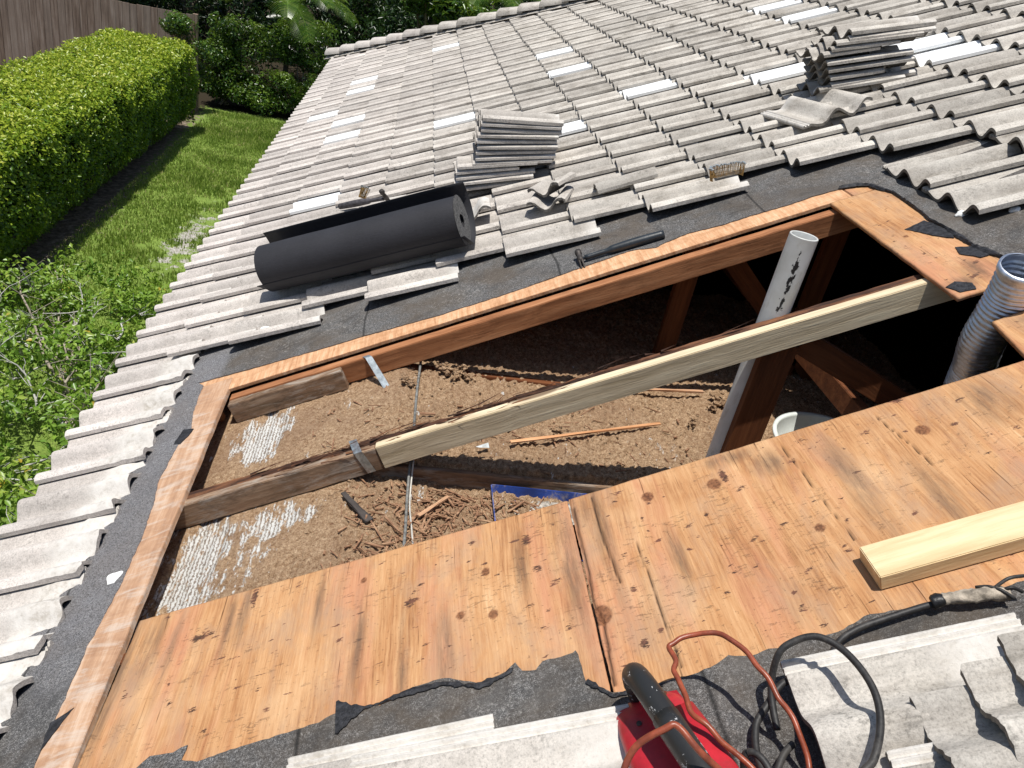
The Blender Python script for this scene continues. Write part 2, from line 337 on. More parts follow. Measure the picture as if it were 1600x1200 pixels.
felt_low = [(0.853, -1.385), (0.879, -1.363), (0.935, -1.37), (0.969, -1.359), (0.964, -1.396), (1.005, -1.411), (1.083, -1.405), (1.188, -1.402), (1.292, -1.395), (1.331, -1.384), (1.391, -1.398), (1.474, -1.39), (1.503, -1.371), (1.577, -1.372), (1.658, -1.41), (1.716, -1.4), (1.74, -1.382), (1.754, -1.407), (1.782, -1.416), (1.798, -1.398), (1.869, -1.399), (1.874, -1.395), (1.884, -1.475), (1.93, -1.521), (2.037, -1.527), (2.13, -1.523), (2.174, -1.506), (2.209, -1.522), (2.252, -1.514), (2.272, -1.521), (2.386, -1.518), (2.46, -1.5), (2.59, -1.517), (2.667, -1.524), (2.753, -1.518)]
ring = felt_left + felt_low + felt_top[::-1]
def ragged(r, step=.012, amp=.0035):
    out = []
    for i in range(len(r)):
        a = Vector(r[i]); b = Vector(r[(i + 1) % len(r)]); L = (b - a).length; k = max(1, int(L / step))
        for j in range(k):
            p = a.lerp(b, j / k); nv = mn.noise_vector(Vector((p.x * 35, p.y * 35, 1))) * amp + mn.noise_vector(Vector((p.x * 120, p.y * 120, 4))) * amp * .7
            out.append((p.x + nv.x, p.y + nv.y))
    return out
hole = ragged(ring)
HIP = lambda s: 10.6 - .86 * s
RIDGE = 6.2
outer = [(-.03, -3.6), (RIDGE, -3.6), (RIDGE, HIP(RIDGE)), (-.03, HIP(-.03))]
def poly_hole(name, outer, hole, h, thick, mat):
    ps = [[Vector((*p, 0)) for p in outer], [Vector((*p, 0)) for p in hole]]
    tri = tessellate_polygon(ps); pts = outer + hole; n = len(pts)
    vs = [(x, y, h) for x, y in pts] + [(x, y, h - thick) for x, y in pts]
    fs = []
    for t in tri:
        a, b, c = t
        ax, ay = pts[a]; bx, by = pts[b]; cx, cy = pts[c]
        if (bx - ax) * (cy - ay) - (by - ay) * (cx - ax) < 0: b, c = c, b
        fs.append((a, b, c)); fs.append((a + n, c + n, b + n))
    m = len(outer)
    for i in range(len(hole)): a = m + i; b = m + (i + 1) % len(hole); fs.append((a, b, b + n, a + n))
    for i in range(m): a = i; b = (i + 1) % m; fs.append((a, b, b + n, a + n))
    me = mesh(name, vs, fs, mat); return obj(name, me, house, RF)
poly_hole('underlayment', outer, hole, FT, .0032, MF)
# sheathing boards round the opening
rbox('roof_deck', -.03, 3.30, .405, .95, PB, PT - .0006, MW_strip, house, seg=.03, jit=.0012, bev=.001)
rbox('roof_deck', 3.305, RIDGE, .405, .95, PB, PT - .0006, MPLY, house)
def deckpoly(name, pts, mat):
    n = len(pts); vs = [(x, y, PT - .0006) for x, y in pts] + [(x, y, PB) for x, y in pts]
    fs = [tuple(range(n)), tuple(range(2 * n - 1, n - 1, -1))] + [(i, i + n, (i + 1) % n + n, (i + 1) % n) for i in range(n)]
    return obj(name, mesh(name, vs, fs, mat), house, RF)
deckpoly('roof_deck', [(-.03, .953), (RIDGE, .953), (RIDGE, HIP(RIDGE)), (-.03, HIP(-.03))], MPLY)
rbox('roof_deck', -.03, .572, -3.6, .403, PB, PT - .0006, MPLY, house)
rbox('roof_deck', 3.425, RIDGE, -.50, .403, PB, PT - .0006, MPLY, house)
rbox('roof_deck', 3.62, RIDGE, -3.6, -.503, PB, PT - .0006, MPLY, house)
b = rbox('edge_board', .50, .667, -2.4, .502, PB - .004, PT + .0015, MW_board, house, seg=.03, jit=.0022, bev=.0015, rot=Matrix.Rotation(math.radians(.55), 4, 'Z')); tag(b, 'long pinkish brown board along the left side of the opening')
rbox('rafter_tail', .0, .60, .337, .375, RB, PB - .005, MW_red, house)
# plywood panels with knots and stains
def ply_panel(name, corners, seedv, stains=(), knots=(), smoke=(), cracks=(), step=.006, zoff=0, lift=None, jag=.0018, thick=.0145, label=None):
    (a, b_, c, d) = [Vector(q) for q in corners]   # a=(s0,t0 low) b=(s1,t0) c=(s1,t1) d=(s0,t1)
    nx = int((b_ - a).length / step); ny = int((d - a).length / step)
    uu, vv = np.meshgrid(np.linspace(0, 1, nx + 1), np.linspace(0, 1, ny + 1), indexing='ij')
    X = (a.x * (1 - uu) + b_.x * uu) * (1 - vv) + (d.x * (1 - uu) + c.x * uu) * vv
    Y = (a.y * (1 - uu) + b_.y * uu) * (1 - vv) + (d.y * (1 - uu) + c.y * uu) * vv
    # ragged outline
    def jn(t, k): return np.array([mn.noise(Vector((q * 14, k, seedv))) + .6 * mn.noise(Vector((q * 70, k, seedv))) for q in t]) * jag
    X[0, :] += jn(Y[0, :], 1); X[-1, :] += jn(Y[-1, :], 2); Y[:, 0] += jn(X[:, 0], 3); Y[:, -1] += jn(X[:, -1], 4)
    Z = np.full_like(X, PT + zoff)
    if lift: Z += lift(X, Y)
    st = np.zeros_like(X); kn = np.zeros_like(X); sm = np.zeros_like(X); ck = np.zeros_like(X)
    for (s, t, ra, rb, ang) in stains:
        ca, sa = math.cos(ang), math.sin(ang); dx = X - s; dy = Y - t; q = np.sqrt(((dx * ca + dy * sa) / ra) ** 2 + ((-dx * sa + dy * ca) / rb) ** 2)
        st = np.maximum(st, np.clip(1.15 - .75 * q, 0, 1) * (1.0 if ra * rb > 3e-4 else .84))
    for (s, t, r) in knots:
        q = np.sqrt(((X - s) / r) ** 2 + ((Y - t) / (r * 1.15)) ** 2); kn = np.maximum(kn, np.clip((1.12 - q) * 6, 0, 1)); Z -= .001 * np.exp(-(q - 1) ** 2 * 30)
    for (s, t, ra, rb) in smoke:
        q = np.sqrt(((X - s) / ra) ** 2 + ((Y - t) / rb) ** 2); sm = np.maximum(sm, np.clip(1.3 - q, 0, 1))
    for line in cracks:
        w = line[0]; L = line[1:]
        for (p, q) in zip(L[:-1], L[1:]):
            p = np.array(p); q = np.array(q); dv = q - p; tt = np.clip(((X - p[0]) * dv[0] + (Y - p[1]) * dv[1]) / (dv @ dv), 0, 1)
            dd = np.hypot(X - p[0] - tt * dv[0] - .0012 * np.sin(Y * 31 + w * 900) - .0006 * np.sin(Y * 111), Y - p[1] - tt * dv[1])
            k = np.clip(1.2 - dd / (w * .55), 0, 1); ck = np.maximum(ck, k); Z -= .007 * k
    nv = X.size; idx = np.arange(nv).reshape(X.shape)
    f = np.stack([idx[:-1, :-1], idx[1:, :-1], idx[1:, 1:], idx[:-1, 1:]], -1).reshape(-1, 4)
    top = np.stack([X, Y, Z], -1).reshape(-1, 3); bot = top.copy(); bot[:, 2] -= thick
    bd = np.concatenate([idx[:, 0], idx[-1, 1:], idx[::-1, -1][1:], idx[0, ::-1][1:-1]])
    b2 = np.roll(bd, -1); sf = np.stack([bd, bd + nv, b2 + nv, b2], -1)
    me = mesh(name, np.concatenate([top, bot]), np.concatenate([f, f[:, ::-1] + nv, sf]), MPLY, False, {'stain': np.tile(st.ravel(), 2), 'knot': np.tile(kn.ravel(), 2), 'smoke': np.tile(sm.ravel(), 2), 'crack': np.tile(ck.ravel(), 2)})
    o = obj(name, me, house, RF)
    if label: o['label'] = label
    return o
rs = random.Random(5)
stL = [(.909, -1.024, .036, .016, .1), (.935, -1.018, .02, .014, .1), (1.803, -1.007, .016, .024, 0), (1.775, -1.0, .022, .006, .1), (1.491, -1.113, .020, .016, .5), (1.505, -1.11, .02, .008, .2), (1.04, -.925, .010, .04, 0), (1.17, -.93, .012, .018, 0),
       (1.111, -1.211, .03, .005, .1), (1.06, -1.23, .02, .005, .1), (.951, -1.261, .014, .012, 0), (1.311, -1.17, .012, .009, 0), (1.362, -1.188, .014, .006, 0), (1.42, -1.33, .008, .008, 0), (1.587, -1.283, .012, .006, 0), (1.87, -1.325, .012, .012, 0), (1.813, -1.305, .016, .006, 0), (1.171, -1.122, .010, .005, 0), (.777, -.908, .014, .012, 0), (1.045, -.935, .008, .05, 0), (1.66, -.96, .012, .012, 0), (1.69, -1.05, .012, .006, 0), (1.72, -1.10, .014, .006, .2), (1.82, -1.12, .016, .018, .4), (1.86, -1.18, .02, .014, .4), (1.79, -1.23, .02, .007, .2), (1.83, -1.26, .01, .008, 0), (1.36, -1.10, .022, .004, .1), (1.30, -1.12, .026, .004, .1), (.99, -1.12, .03, .004, .15), (1.03, -1.13, .02, .005, .1), (1.47, -1.0, .012, .004, 0), (1.52, -1.06, .018, .006, .2), (1.50, -1.08, .02, .006, .2), (.74, -1.16, .010, .016, -.4), (.86, -1.16, .008, .008, 0), (.88, -1.22, .01, .012, 0), (1.15, -1.32, .012, .014, .3), (1.2, -1.29, .02, .004, .1), (1.0, -1.33, .012, .008, 0)]
for i in range(60): stL.append((rs.uniform(.72, 1.9), rs.uniform(-1.4, -.92), rs.uniform(.003, .018), rs.uniform(.002, .005), rs.uniform(-.1, .35)))
stL += [(s_, t_ + .01 * math.sin(s_ * 40), .005, .004, 0) for s_ in (.8, .95, 1.1, 1.26, 1.4, 1.56, 1.7, 1.85) for t_ in (-1.0,)]
stR = [(s_, -1.0 + .01 * math.sin(s_ * 33), .005, .004, 0) for s_ in (2.02, 2.17, 2.32, 2.48, 2.63, 2.78, 2.94)] + [(2.132, -.977, .014, .016, 0), (2.36, -1.038, .012, .006, 0), (2.144, -1.269, .014, .010, 0), (2.326, -1.219, .018, .008, .5), (2.404, -1.198, .016, .006, .2), (2.03, -1.266, .012, .014, 0), (2.89, -1.032, .020, .008, .3), (2.824, -.881, .02, .02, 0), (2.422, -1.413, .02, .006, 0), (2.348, -1.395, .008, .008, 0), (2.20, -1.12, .02, .008, .5), (2.25, -1.10, .008, .014, 0), (2.10, -1.05, .006, .02, 0), (2.12, -1.14, .02, .006, .3), (2.08, -1.20, .008, .012, .3), (2.5, -1.0, .016, .010, .3), (2.62, -1.1, .018, .006, .1), (2.7, -.97, .024, .010, .2), (2.55, -.93, .02, .01, 0), (2.95, -.95, .02, .01, .4), (3.0, -1.1, .014, .01, 0), (2.06, -.93, .02, .012, 0), (2.02, -1.42, .014, .02, 0), (2.06, -1.40, .012, .008, .4), (2.08, -1.46, .018, .010, .8), (2.3, -1.30, .012, .006, .3), (2.22, -1.35, .01, .01, 0), (2.33, -.98, .012, .03, 0)]
for i in range(70): stR.append((rs.uniform(1.96, 3.2), rs.uniform(-1.5, -.90), rs.uniform(.004, .018), rs.uniform(.003, .008), rs.uniform(-.3, .6)))
ply_panel('sheathing_panel', [(.672, -2.3), (1.924, -2.3), (1.928, -.904), (.692, -.889)], 1, stL, [(1.62, -1.20, .010), (1.70, -1.225, .012), (1.69, -1.08, .011), (1.36, -.985, .008)],
          [(1.36, -1.18, .02, .20), (1.90, -1.1, .03, .3), (.76, -1.0, .035, .14), (.98, -1.0, .02, .13), (1.02, -.98, .016, .12), (1.48, -1.28, .014, .2), (1.24, -1.02, .012, .14), (.83, -1.07, .014, .16), (1.58, -1.3, .02, .14), (1.78, -1.1, .02, .12), (.70, -1.1, .02, .3)],
          [], step=.004, label='left plywood panel below the opening')
ply_panel('sheathing_panel', [(1.931, -2.3), (3.9, -2.3), (3.9, -.855), (1.933, -.901)], 2, stR, [(2.132, -.977, .015), (1.944, -1.315, .024), (2.30, -1.0, .017), (2.82, -1.02, .016), (2.47, -1.24, .011)],
          [(2.0, -1.05, .02, .25), (2.36, -.92, .08, .03), (1.95, -.95, .03, .06), (2.45, -.98, .05, .05), (2.6, -1.15, .03, .2), (3.0, -.98, .06, .1), (2.15, -1.2, .02, .1), (2.75, -1.25, .03, .15)],
          [(.007, (1.938, -.94), (1.940, -1.1), (1.936, -1.28), (1.944, -1.33), (1.938, -1.5)), (.0055, (1.993, -.915), (1.994, -1.101), (2.006, -1.235)), (.0035, (2.07, -1.12), (2.075, -1.5)), (.003, (2.5, -.92), (2.52, -1.3)), (.003, (2.75, -.9), (2.78, -1.15))], step=.004, label='right plywood panel below the opening with a long crack and a big knot')
stE = [(3.25, -.02, .014, .01, 0), (3.26, -.2, .012, .01, 0), (3.35, -.34, .02, .012, .3), (3.30, -.42, .03, .012, .4), (3.22, -.46, .02, .014, .2), (3.29, .1, .01, .008, 0), (3.24, -.12, .006, .01, 0), (3.33, .2, .03, .003, .5)]
for i in range(24): stE.append((rs.uniform(3.22, 3.40), rs.uniform(-.5, .4), rs.uniform(.004, .012), rs.uniform(.003, .008), rs.uniform(-.3, .9)))
ply_panel('sheathing_panel', [(3.195, -.512), (3.43, -.50), (3.55, .402), (3.205, .392)], 3, stE, [(3.28, -.05, .008)], [(3.33, -.38, .05, .08), (3.25, -.44, .05, .04)],
          zoff=.001, lift=lambda X, Y: .006 * np.clip((3.43 - X) / .2, 0, 1), label='narrow plywood panel on the right of the opening, edge lifted')
ply_panel('sheathing_panel', [(3.18, -.852), (3.9, -.852), (3.9, -.62), (3.205, -.668)], 4, [(3.25, -.7, .012, .008, 0), (3.27, -.78, .02, .01, 0)], [], [(3.28, -.70, .03, .03)], label='small plywood offcut right of the silver duct')
rbox('deck_offcut', 3.34, 3.6, -.60, -.515, PB - .004, PT - .004, MW_old, house)
# torn felt edges curling over the plywood
def torn_ribbon(path, width, amp, seed):
    vs = []; fs = []; n = 0; pp = []
    for i in range(len(path) - 1):
        a = Vector(path[i]); b = Vector(path[i + 1]); k = max(1, int((b - a).length / .006))
        for j in range(k): pp.append(a.lerp(b, j / k))
    m = 7
    for i, p in enumerate(pp):
        q = pp[min(i + 1, len(pp) - 1)] - pp[max(i - 1, 0)]; q.normalize(); nn = Vector((-q.y, q.x))
        w = width * (.12 + 2.6 * max(0, mn.noise(Vector((p.x * 9, p.y * 9, seed)))) + .35 * mn.noise(Vector((p.x * 70, p.y * 70, seed + 3))))
        for j in range(m):
            f = j / (m - 1) - .5
            z = amp * (.35 + .65 * math.cos(f * 5)) * (1 + .9 * mn.noise(Vector((p.x * 55, p.y * 55, j * .8 + seed)))) + .0022
            vs.append((p.x + nn.x * w * f, p.y + nn.y * w * f, FT + max(z, -.001)))
        if i:
            for j in range(m - 1): a = (i - 1) * m + j; fs.append((a, a + 1, a + m + 1, a + m))
    me = mesh('torn_felt_edge', vs, fs, MTORN); o = obj('torn_felt_edge', me, house, RF)
    md = o.modifiers.new('t', 'SOLIDIFY'); md.thickness = .003; return o
torn_ribbon([(3.293, 0.507), (3.356, 0.485), (3.391, 0.445), (3.402, 0.378), (3.418, 0.316), (3.413, 0.2), (3.405, 0.077), (3.396, 0.016), (3.402, -0.072), (3.402, -0.168), (3.398, -0.255), (3.41, -0.298), (3.418, -0.354), (3.43, -.5)], .018, .005, 1)
0 and torn_ribbon([(0.86, -1.395), (0.935, -1.378), (0.969, -1.369), (1.005, -1.421), (1.188, -1.41), (1.292, -1.402), (1.331, -1.394)], .034, .0012, 2)
torn_ribbon([(1.33, -1.40), (1.50, -1.386), (1.577, -1.388), (1.658, -1.42), (1.716, -1.41), (1.74, -1.395)], .045, .0012, 3)
torn_ribbon([(1.884, -1.48), (1.93, -1.53), (2.037, -1.535)], .03, .0012, 5)
# loose flaps of felt on the panel
def flap(pts, h, name='felt_flap'):
    pts = ragged(pts, .008, .003); n = len(pts); vs = [(x, y, h) for x, y in pts] + [(x, y, h - .002) for x, y in pts]
    fs = [tuple(range(n)), tuple(range(2 * n - 1, n - 1, -1))] + [(i, i + n, (i + 1) % n + n, (i + 1) % n) for i in range(n)]
    return obj(name, mesh(name, vs, fs, MTORN), house, RF)
flap([(3.30, .0), (3.345, -.10), (3.385, -.16), (3.40, -.12), (3.39, -.02), (3.38, .02)], PT + .007)
flap([(3.355, -.22), (3.34, -.27), (3.375, -.33), (3.40, -.33), (3.40, -.25)], PT + .007)
flap([(3.20, -.44), (3.215, -.49), (3.26, -.50), (3.27, -.46), (3.235, -.425)], PT + .010)
flap([(.524, .16), (.575, .14), (.565, .10), (.54, .05), (.51, .06)], PT + .0045)
flap([(.55, -1.18), (.60, -1.15), (.585, -1.19), (.56, -1.26)], PT + .0045)
# rafters
rbox('rafter', .665, 6.0, .335, .384, RB, PB - .001, MW_red, house, seg=.06, jit=.0012)
rbox('rafter_sister', .665, 1.155, .292, .3335, RB - .002, PB - .004, MW_old, house, seg=.04, jit=.002)
rbox('rafter', .55, 1.345, -.352, -.317, RB, PB + .0, MW_old, house, seg=.03, jit=.002)
# rotted upper ply of the middle rafter
def rotted():
    nx, ny = 300, 9; vs = []; fs = []
    for i in range(nx + 1):
        s = .55 + (3.5 - .55) * i / nx
        for j in range(ny + 1):
            t = -.316 + .040 * j / ny; a = min(1, max(0, (s - .8) / .4)) * min(1, max(.25, (3.1 - s) / 1.2))
            d = .020 * a * (1.0 + .9 * mn.noise(Vector((s * 7, j * .9, 0))) + .8 * mn.noise(Vector((s * 26, j * 1.6, 2)))) * (.35 + .65 * (1 - (j / ny)))
            vs.append((s, t + .003 * mn.noise(Vector((s * 20, j, 5))), PB - .003 - max(0, d)))
    nv = len(vs); vs += [(x, y, RB) for x, y, z in vs]
    I = lambda i, j: i * (ny + 1) + j
    for i in range(nx):
        for j in range(ny): fs.append((I(i, j), I(i + 1, j), I(i + 1, j + 1), I(i, j + 1)))
        fs.append((I(i, 0), I(i, 0) + nv, I(i + 1, 0) + nv, I(i + 1, 0))); fs.append((I(i, ny), I(i + 1, ny), I(i + 1, ny) + nv, I(i, ny) + nv))
        fs.append((I(i, 0) + nv, I(i, ny) + nv, I(i + 1, ny) + nv, I(i + 1, 0) + nv))
    for i in (0, nx): fs.append((I(i, 0), I(i, ny), I(i, ny) + nv, I(i, 0) + nv))
    o = obj('rafter', mesh('rotted_rafter', vs, fs, MW_rot), house, RF); o['label'] = 'dark rotted rafter with splintered top edge'
    # splinters
    vs = []; fs = []
    for k in range(150):
        s = rs.triangular(.75, 2.6, 1.2); t = rs.uniform(-.345, -.27); L = rs.uniform(.03, .13); w = rs.uniform(.0015, .005); h = PB + rs.uniform(-.012, .006); a = rs.uniform(-.16, .2); up = rs.uniform(-.01, .02)
        p = Vector((s, t, h)); q = p + Vector((L * math.cos(a), L * math.sin(a), up)); nn = Vector((-math.sin(a), math.cos(a), 0)) * w; b0 = len(vs)
        vs += [tuple(p - nn), tuple(p + nn), tuple(p + Vector((0, 0, w))), tuple(q)]; fs += [(b0, b0 + 1, b0 + 3), (b0 + 1, b0 + 2, b0 + 3), (b0 + 2, b0, b0 + 3), (b0, b0 + 2, b0 + 1)]
    obj('splinters', mesh('splinters', vs, fs, MW_rot), house, RF)
rotted()
o = rbox('rafter_sister', 1.348, 3.40, -.356, -.3195, RB + .004, PB + .004, MW_sis, house, seg=.08, jit=.0008); o['label'] = 'clean pale new timber spliced onto the rotted rafter'
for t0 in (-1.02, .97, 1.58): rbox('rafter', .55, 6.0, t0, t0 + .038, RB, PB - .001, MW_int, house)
# ceiling joists and webs (level trusses)
def wbox(name, x0, x1, y0, y1, z0, z1, mat, rot=None): return rbox(name, x0, x1, y0, y1, z0, z1, mat, house, frame='world', rot=rot)
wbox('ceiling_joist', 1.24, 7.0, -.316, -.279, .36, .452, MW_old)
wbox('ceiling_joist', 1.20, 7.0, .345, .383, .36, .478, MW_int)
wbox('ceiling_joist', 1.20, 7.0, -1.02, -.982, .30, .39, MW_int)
def post(x0, y0, z0, z1, w=.089, d=.038):   # grain along local x -> turned upright
    return rbox('truss_post', -(z1 - z0) / 2, (z1 - z0) / 2, -d / 2, d / 2, -w / 2, w / 2, MW_int, house, frame='world', rot=None) if False else _post(x0, y0, z0, z1, w, d)
def _post(x0, y0, z0, z1, w, d):
    o = rbox('truss_post', 0, z1 - z0, 0, d, 0, w, MW_int, None, frame='world', bev=.002)
    setp(o, house); c = Vector((x0 + w / 2, y0 + d / 2, (z0 + z1) / 2)); o.matrix_basis = Matrix.Translation(c) @ Matrix.Rotation(-math.pi / 2, 4, 'Y'); return o
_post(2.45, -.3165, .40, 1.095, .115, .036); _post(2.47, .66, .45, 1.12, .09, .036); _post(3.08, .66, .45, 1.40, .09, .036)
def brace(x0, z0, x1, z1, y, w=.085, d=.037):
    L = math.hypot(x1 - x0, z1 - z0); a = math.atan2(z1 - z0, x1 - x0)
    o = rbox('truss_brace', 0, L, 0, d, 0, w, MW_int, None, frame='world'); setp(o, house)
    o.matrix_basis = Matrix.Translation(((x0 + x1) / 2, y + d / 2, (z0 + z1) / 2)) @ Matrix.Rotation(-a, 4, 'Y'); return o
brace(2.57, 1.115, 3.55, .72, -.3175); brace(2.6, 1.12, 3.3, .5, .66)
wbox('truss_brace', 2.9, 2.938, -.6, 1.6, .80, .885, MW_int)
# house shell so that the attic is closed and dark
M_wall = m_plain('stucco', (.62, .58, .50), .9, .2, var=.08, scale=60)
RX = RIDGE * math.cos(TH); RZ = RIDGE * math.sin(TH); YF = HIP(0) - .35
MB_ = m_plain('attic_board', (.10, .06, .035), .9, .1)
obj('wall', mesh('wall', [(.45, -3.4, GZ), (.45, YF, GZ), (.45, YF, .1), (.45, -3.4, .1), (2 * RX - .45, -3.4, GZ), (2 * RX - .45, YF, GZ), (2 * RX - .45, YF, .1), (2 * RX - .45, -3.4, .1)],
    [(0, 1, 2, 3), (1, 5, 6, 2), (5, 4, 7, 6), (4, 0, 3, 7)], M_wall), house)
ypk = HIP(RIDGE)
obj('roof_deck', mesh('far_roof', [(RX + .001, -3.6, RZ - .09), (RX + .001, ypk, RZ - .09), (2 * RX, HIP(0), -.09), (2 * RX, -3.6, -.09), (-.02, HIP(0) + .01, -.10), (2 * RX, HIP(0), -.10), (RX, ypk, RZ - .09)],
    [(0, 1, 2, 3), (4, 5, 6)], MT), house)
obj('gable', mesh('gable', [(-.0, -3.5, -.12), (2 * RX, -3.5, -.12), (RX, -3.5, RZ - .12)], [(0, 1, 2)], M_wall), house)
obj('fascia', mesh('fascia', [(.0, -3.6, -.30), (.0, HIP(0), -.30), (.0, HIP(0), -.10), (.0, -3.6, -.10), (.45, -3.6, -.30), (.45, HIP(0), -.30)], [(0, 1, 2, 3), (0, 4, 5, 1)], M_wall), house)
obj('ceiling', mesh('ceiling', [(.45, -3.4, .05), (2 * RX - .45, -3.4, .05), (2 * RX - .45, YF, .05), (.45, YF, .05)], [(0, 1, 2, 3)], MB_), house)
# metal straps
M_metal = m_plain('galvanised', (.42, .46, .47), .45, .5, .75, var=.3, scale=45, dirt=((.16, .06, .03), 8, .5))
def strap(p0, p1, p2, w, label=None):
    pts = [Vector(p0), Vector(p1), Vector(p2)]; vs = []; fs = []
    for i, p in enumerate(pts):
        for sgn in (-1, 1): vs.append(tuple(p + Vector((w * sgn, 0, 0))))
    fs = [(0, 1, 3, 2), (2, 3, 5, 4)]
    o = obj('metal_strap', mesh('metal_strap', vs, fs, M_metal), house, RF); md = o.modifiers.new('s', 'SOLIDIFY'); md.thickness = .0022; md.offset = 0; return o
strap((1.262, .345, PB + .003), (1.275, .331, PB + .001), (1.33, .20, -.205), .014)
strap((1.262, -.270, PB + .006), (1.287, -.3535, PB + .004), (1.302, -.3545, RB + .005), .014)
# ------------------------------------------------------------------ insulation (stuff)
def insulation():
    x = np.arange(.42, 3.9, .0068); y = np.arange(-1.5, 1.6, .0068); X, Y = np.meshgrid(x, y, indexing='ij')
    slope = X * math.tan(TH) - .192 / math.cos(TH)
    lvl = np.where(Y < -.30, .375, .452) + .035 * np.clip((X - 1.9) / 1, 0, 1) * (Y > -.3)
    fb = np.clip((Y + .30) / .1, 0, 1)
    Z = np.minimum(slope - .004, lvl)
    nz = np.zeros_like(X); nb = np.zeros_like(X)
    for i in range(X.shape[0]):
        for j in range(X.shape[1]):
            xx, yy = X[i, j], Y[i, j]
            nz[i, j] = mn.noise(Vector((xx * 5, yy * 5, 1))) * .018 + mn.noise(Vector((xx * 14, yy * 14, 2))) * .012 + abs(mn.noise(Vector((xx * 36, yy * 36, 3)))) * .018 + mn.noise(Vector((xx * 75, yy * 75, 4))) * .012
            nb[i, j] = mn.noise(Vector((xx * 9, yy * 2.4, 8))) + .5 * mn.noise(Vector((xx * 24, yy * 6, 9)))
    # bare patches: near the eave, one per bay
    def pt(cx, cy, rx, ry): return np.clip(1.3 - np.sqrt(((X - cx) / rx) ** 2 + ((Y - cy) / ry) ** 2), 0, 1)
    bare = np.maximum(pt(.80, .12, .115, .19), .74 * pt(.74, -.62, .19, .40)); bare = np.maximum(bare, .74 * pt(.95, -.45, .18, .10)); bare = np.maximum(bare, .8 * pt(.62, -.85, .07, .2))
    bm_ = np.clip((bare + .45 * nb - .35) * 3, 0, 1)
    bare_a = np.clip(bare * 1.0 + .35 * nb, 0, 1)
    Z += nz * (1 - .88 * bm_) - .012 * bm_ + .004 * bm_ * (np.sin(X * 150 + 2 * np.sin(Y * 9)) > .2)
    Z += .015 * (1 - bm_)
    Z = np.minimum(Z, slope + .010)
    n = X.size; idx = np.arange(n).reshape(X.shape)
    f = np.stack([idx[:-1, :-1], idx[1:, :-1], idx[1:, 1:], idx[:-1, 1:]], -1).reshape(-1, 4)
    o = obj('insulation', mesh('insulation', np.stack([X, Y, Z], -1).reshape(-1, 3), f, MINS, True, {'bare': bare_a.ravel()})); tag(o, 'brown loose blown insulation spread over the attic floor', 'insulation', kind='stuff')
    def zat(px, py):
        i = min(max(int((px - x[0]) / .0068), 0), X.shape[0] - 1); j = min(max(int((py - y[0]) / .0068), 0), X.shape[1] - 1); return float(Z[i, j])
    # clods and tufts
    vs = []; fs = []; r2 = random.Random(3)
    ico = [(0, 0, 1), (.894, 0, .447), (.276, .851, .447), (-.724, .526, .447), (-.724, -.526, .447), (.276, -.851, .447), (.724, .526, -.447), (-.276, .851, -.447), (-.894, 0, -.447), (-.276, -.851, -.447), (.724, -.526, -.447), (0, 0, -1)]
    icf = [(0, 1, 2), (0, 2, 3), (0, 3, 4), (0, 4, 5), (0, 5, 1), (1, 6, 2), (2, 7, 3), (3, 8, 4), (4, 9, 5), (5, 10, 1), (6, 7, 2), (7, 8, 3), (8, 9, 4), (9, 10, 5), (10, 6, 1), (11, 7, 6), (11, 8, 7), (11, 9, 8), (11, 10, 9), (11, 6, 10)]
    def clod(cx, cy, cz, r):
        b0 = len(vs); 
        for v in ico: k = r * r2.uniform(.6, 1.35); vs.append((cx + v[0] * k, cy + v[1] * k, cz + v[2] * k * .7))
        for q in icf: fs.append(tuple(b0 + i for i in q))
    for k in range(7000):
        cx = r2.uniform(.9, 3.1); cy = r2.uniform(-1., .75); 
        if cx < 1.0 and r2.random() < .7: continue
        clod(cx, cy, zat(cx, cy), r2.choice([.0022, .003, .003, .004, .005, .007]) * r2.uniform(.7, 1.3))
    for (cx, cy, r) in [(1.49, .33, .03), (1.53, .31, .025), (1.55, .34, .03), (1.58, .30, .02), (2.68, .30, .035), (2.72, .27, .028), (2.64, .26, .02), (2.75, .30, .02), (1.33, .22, .022), (1.345, .19, .018), (1.92, -.02, .02), (2.5, .1, .02)]:
        for q in range(26): clod(cx + r2.gauss(0, r * .5), cy + r2.gauss(0, r * .5), zat(cx, cy) + .01 + abs(r2.gauss(0, r * .5)), r * r2.uniform(.2, .45))
    o = obj('insulation_clods', mesh('insulation_clods', vs, fs, MINS)); tag(o, 'loose brown clods and tufts lying on the insulation', 'insulation clods', kind='stuff')
    # wood debris
    vs = []; fs = []
    for k in range(900):
        if r2.random() < .86: cx = r2.triangular(1.1, 2.0, 1.5); cy = r2.uniform(-.80, -.36)
        else: cx = r2.uniform(1.0, 2.6); cy = r2.triangular(-.28, .3, -.2)
        L = r2.choice([.012, .02, .03, .05, .08]) * r2.uniform(.6, 1.3); w = r2.uniform(.0012, .0045); a = r2.uniform(0, math.pi); z = zat(cx, cy) + r2.uniform(.002, .014)
        d = Vector((math.cos(a), math.sin(a), r2.uniform(-.25, .25))) * L; nn = Vector((-math.sin(a), math.cos(a), 0)) * w; up = Vector((0, 0, w * .8)); p = Vector((cx, cy, z)) - d / 2; q = p + d; b0 = len(vs)
        for e in (p, q):
            for g in (-nn - up, nn - up, nn + up, -nn + up): vs.append(tuple(e + g * r2.uniform(.5, 1)))
        fs += [(b0, b0 + 1, b0 + 2, b0 + 3), (b0 + 4, b0 + 7, b0 + 6, b0 + 5)] + [(b0 + i, b0 + 4 + i, b0 + 4 + (i + 1) % 4, b0 + (i + 1) % 4) for i in range(4)]
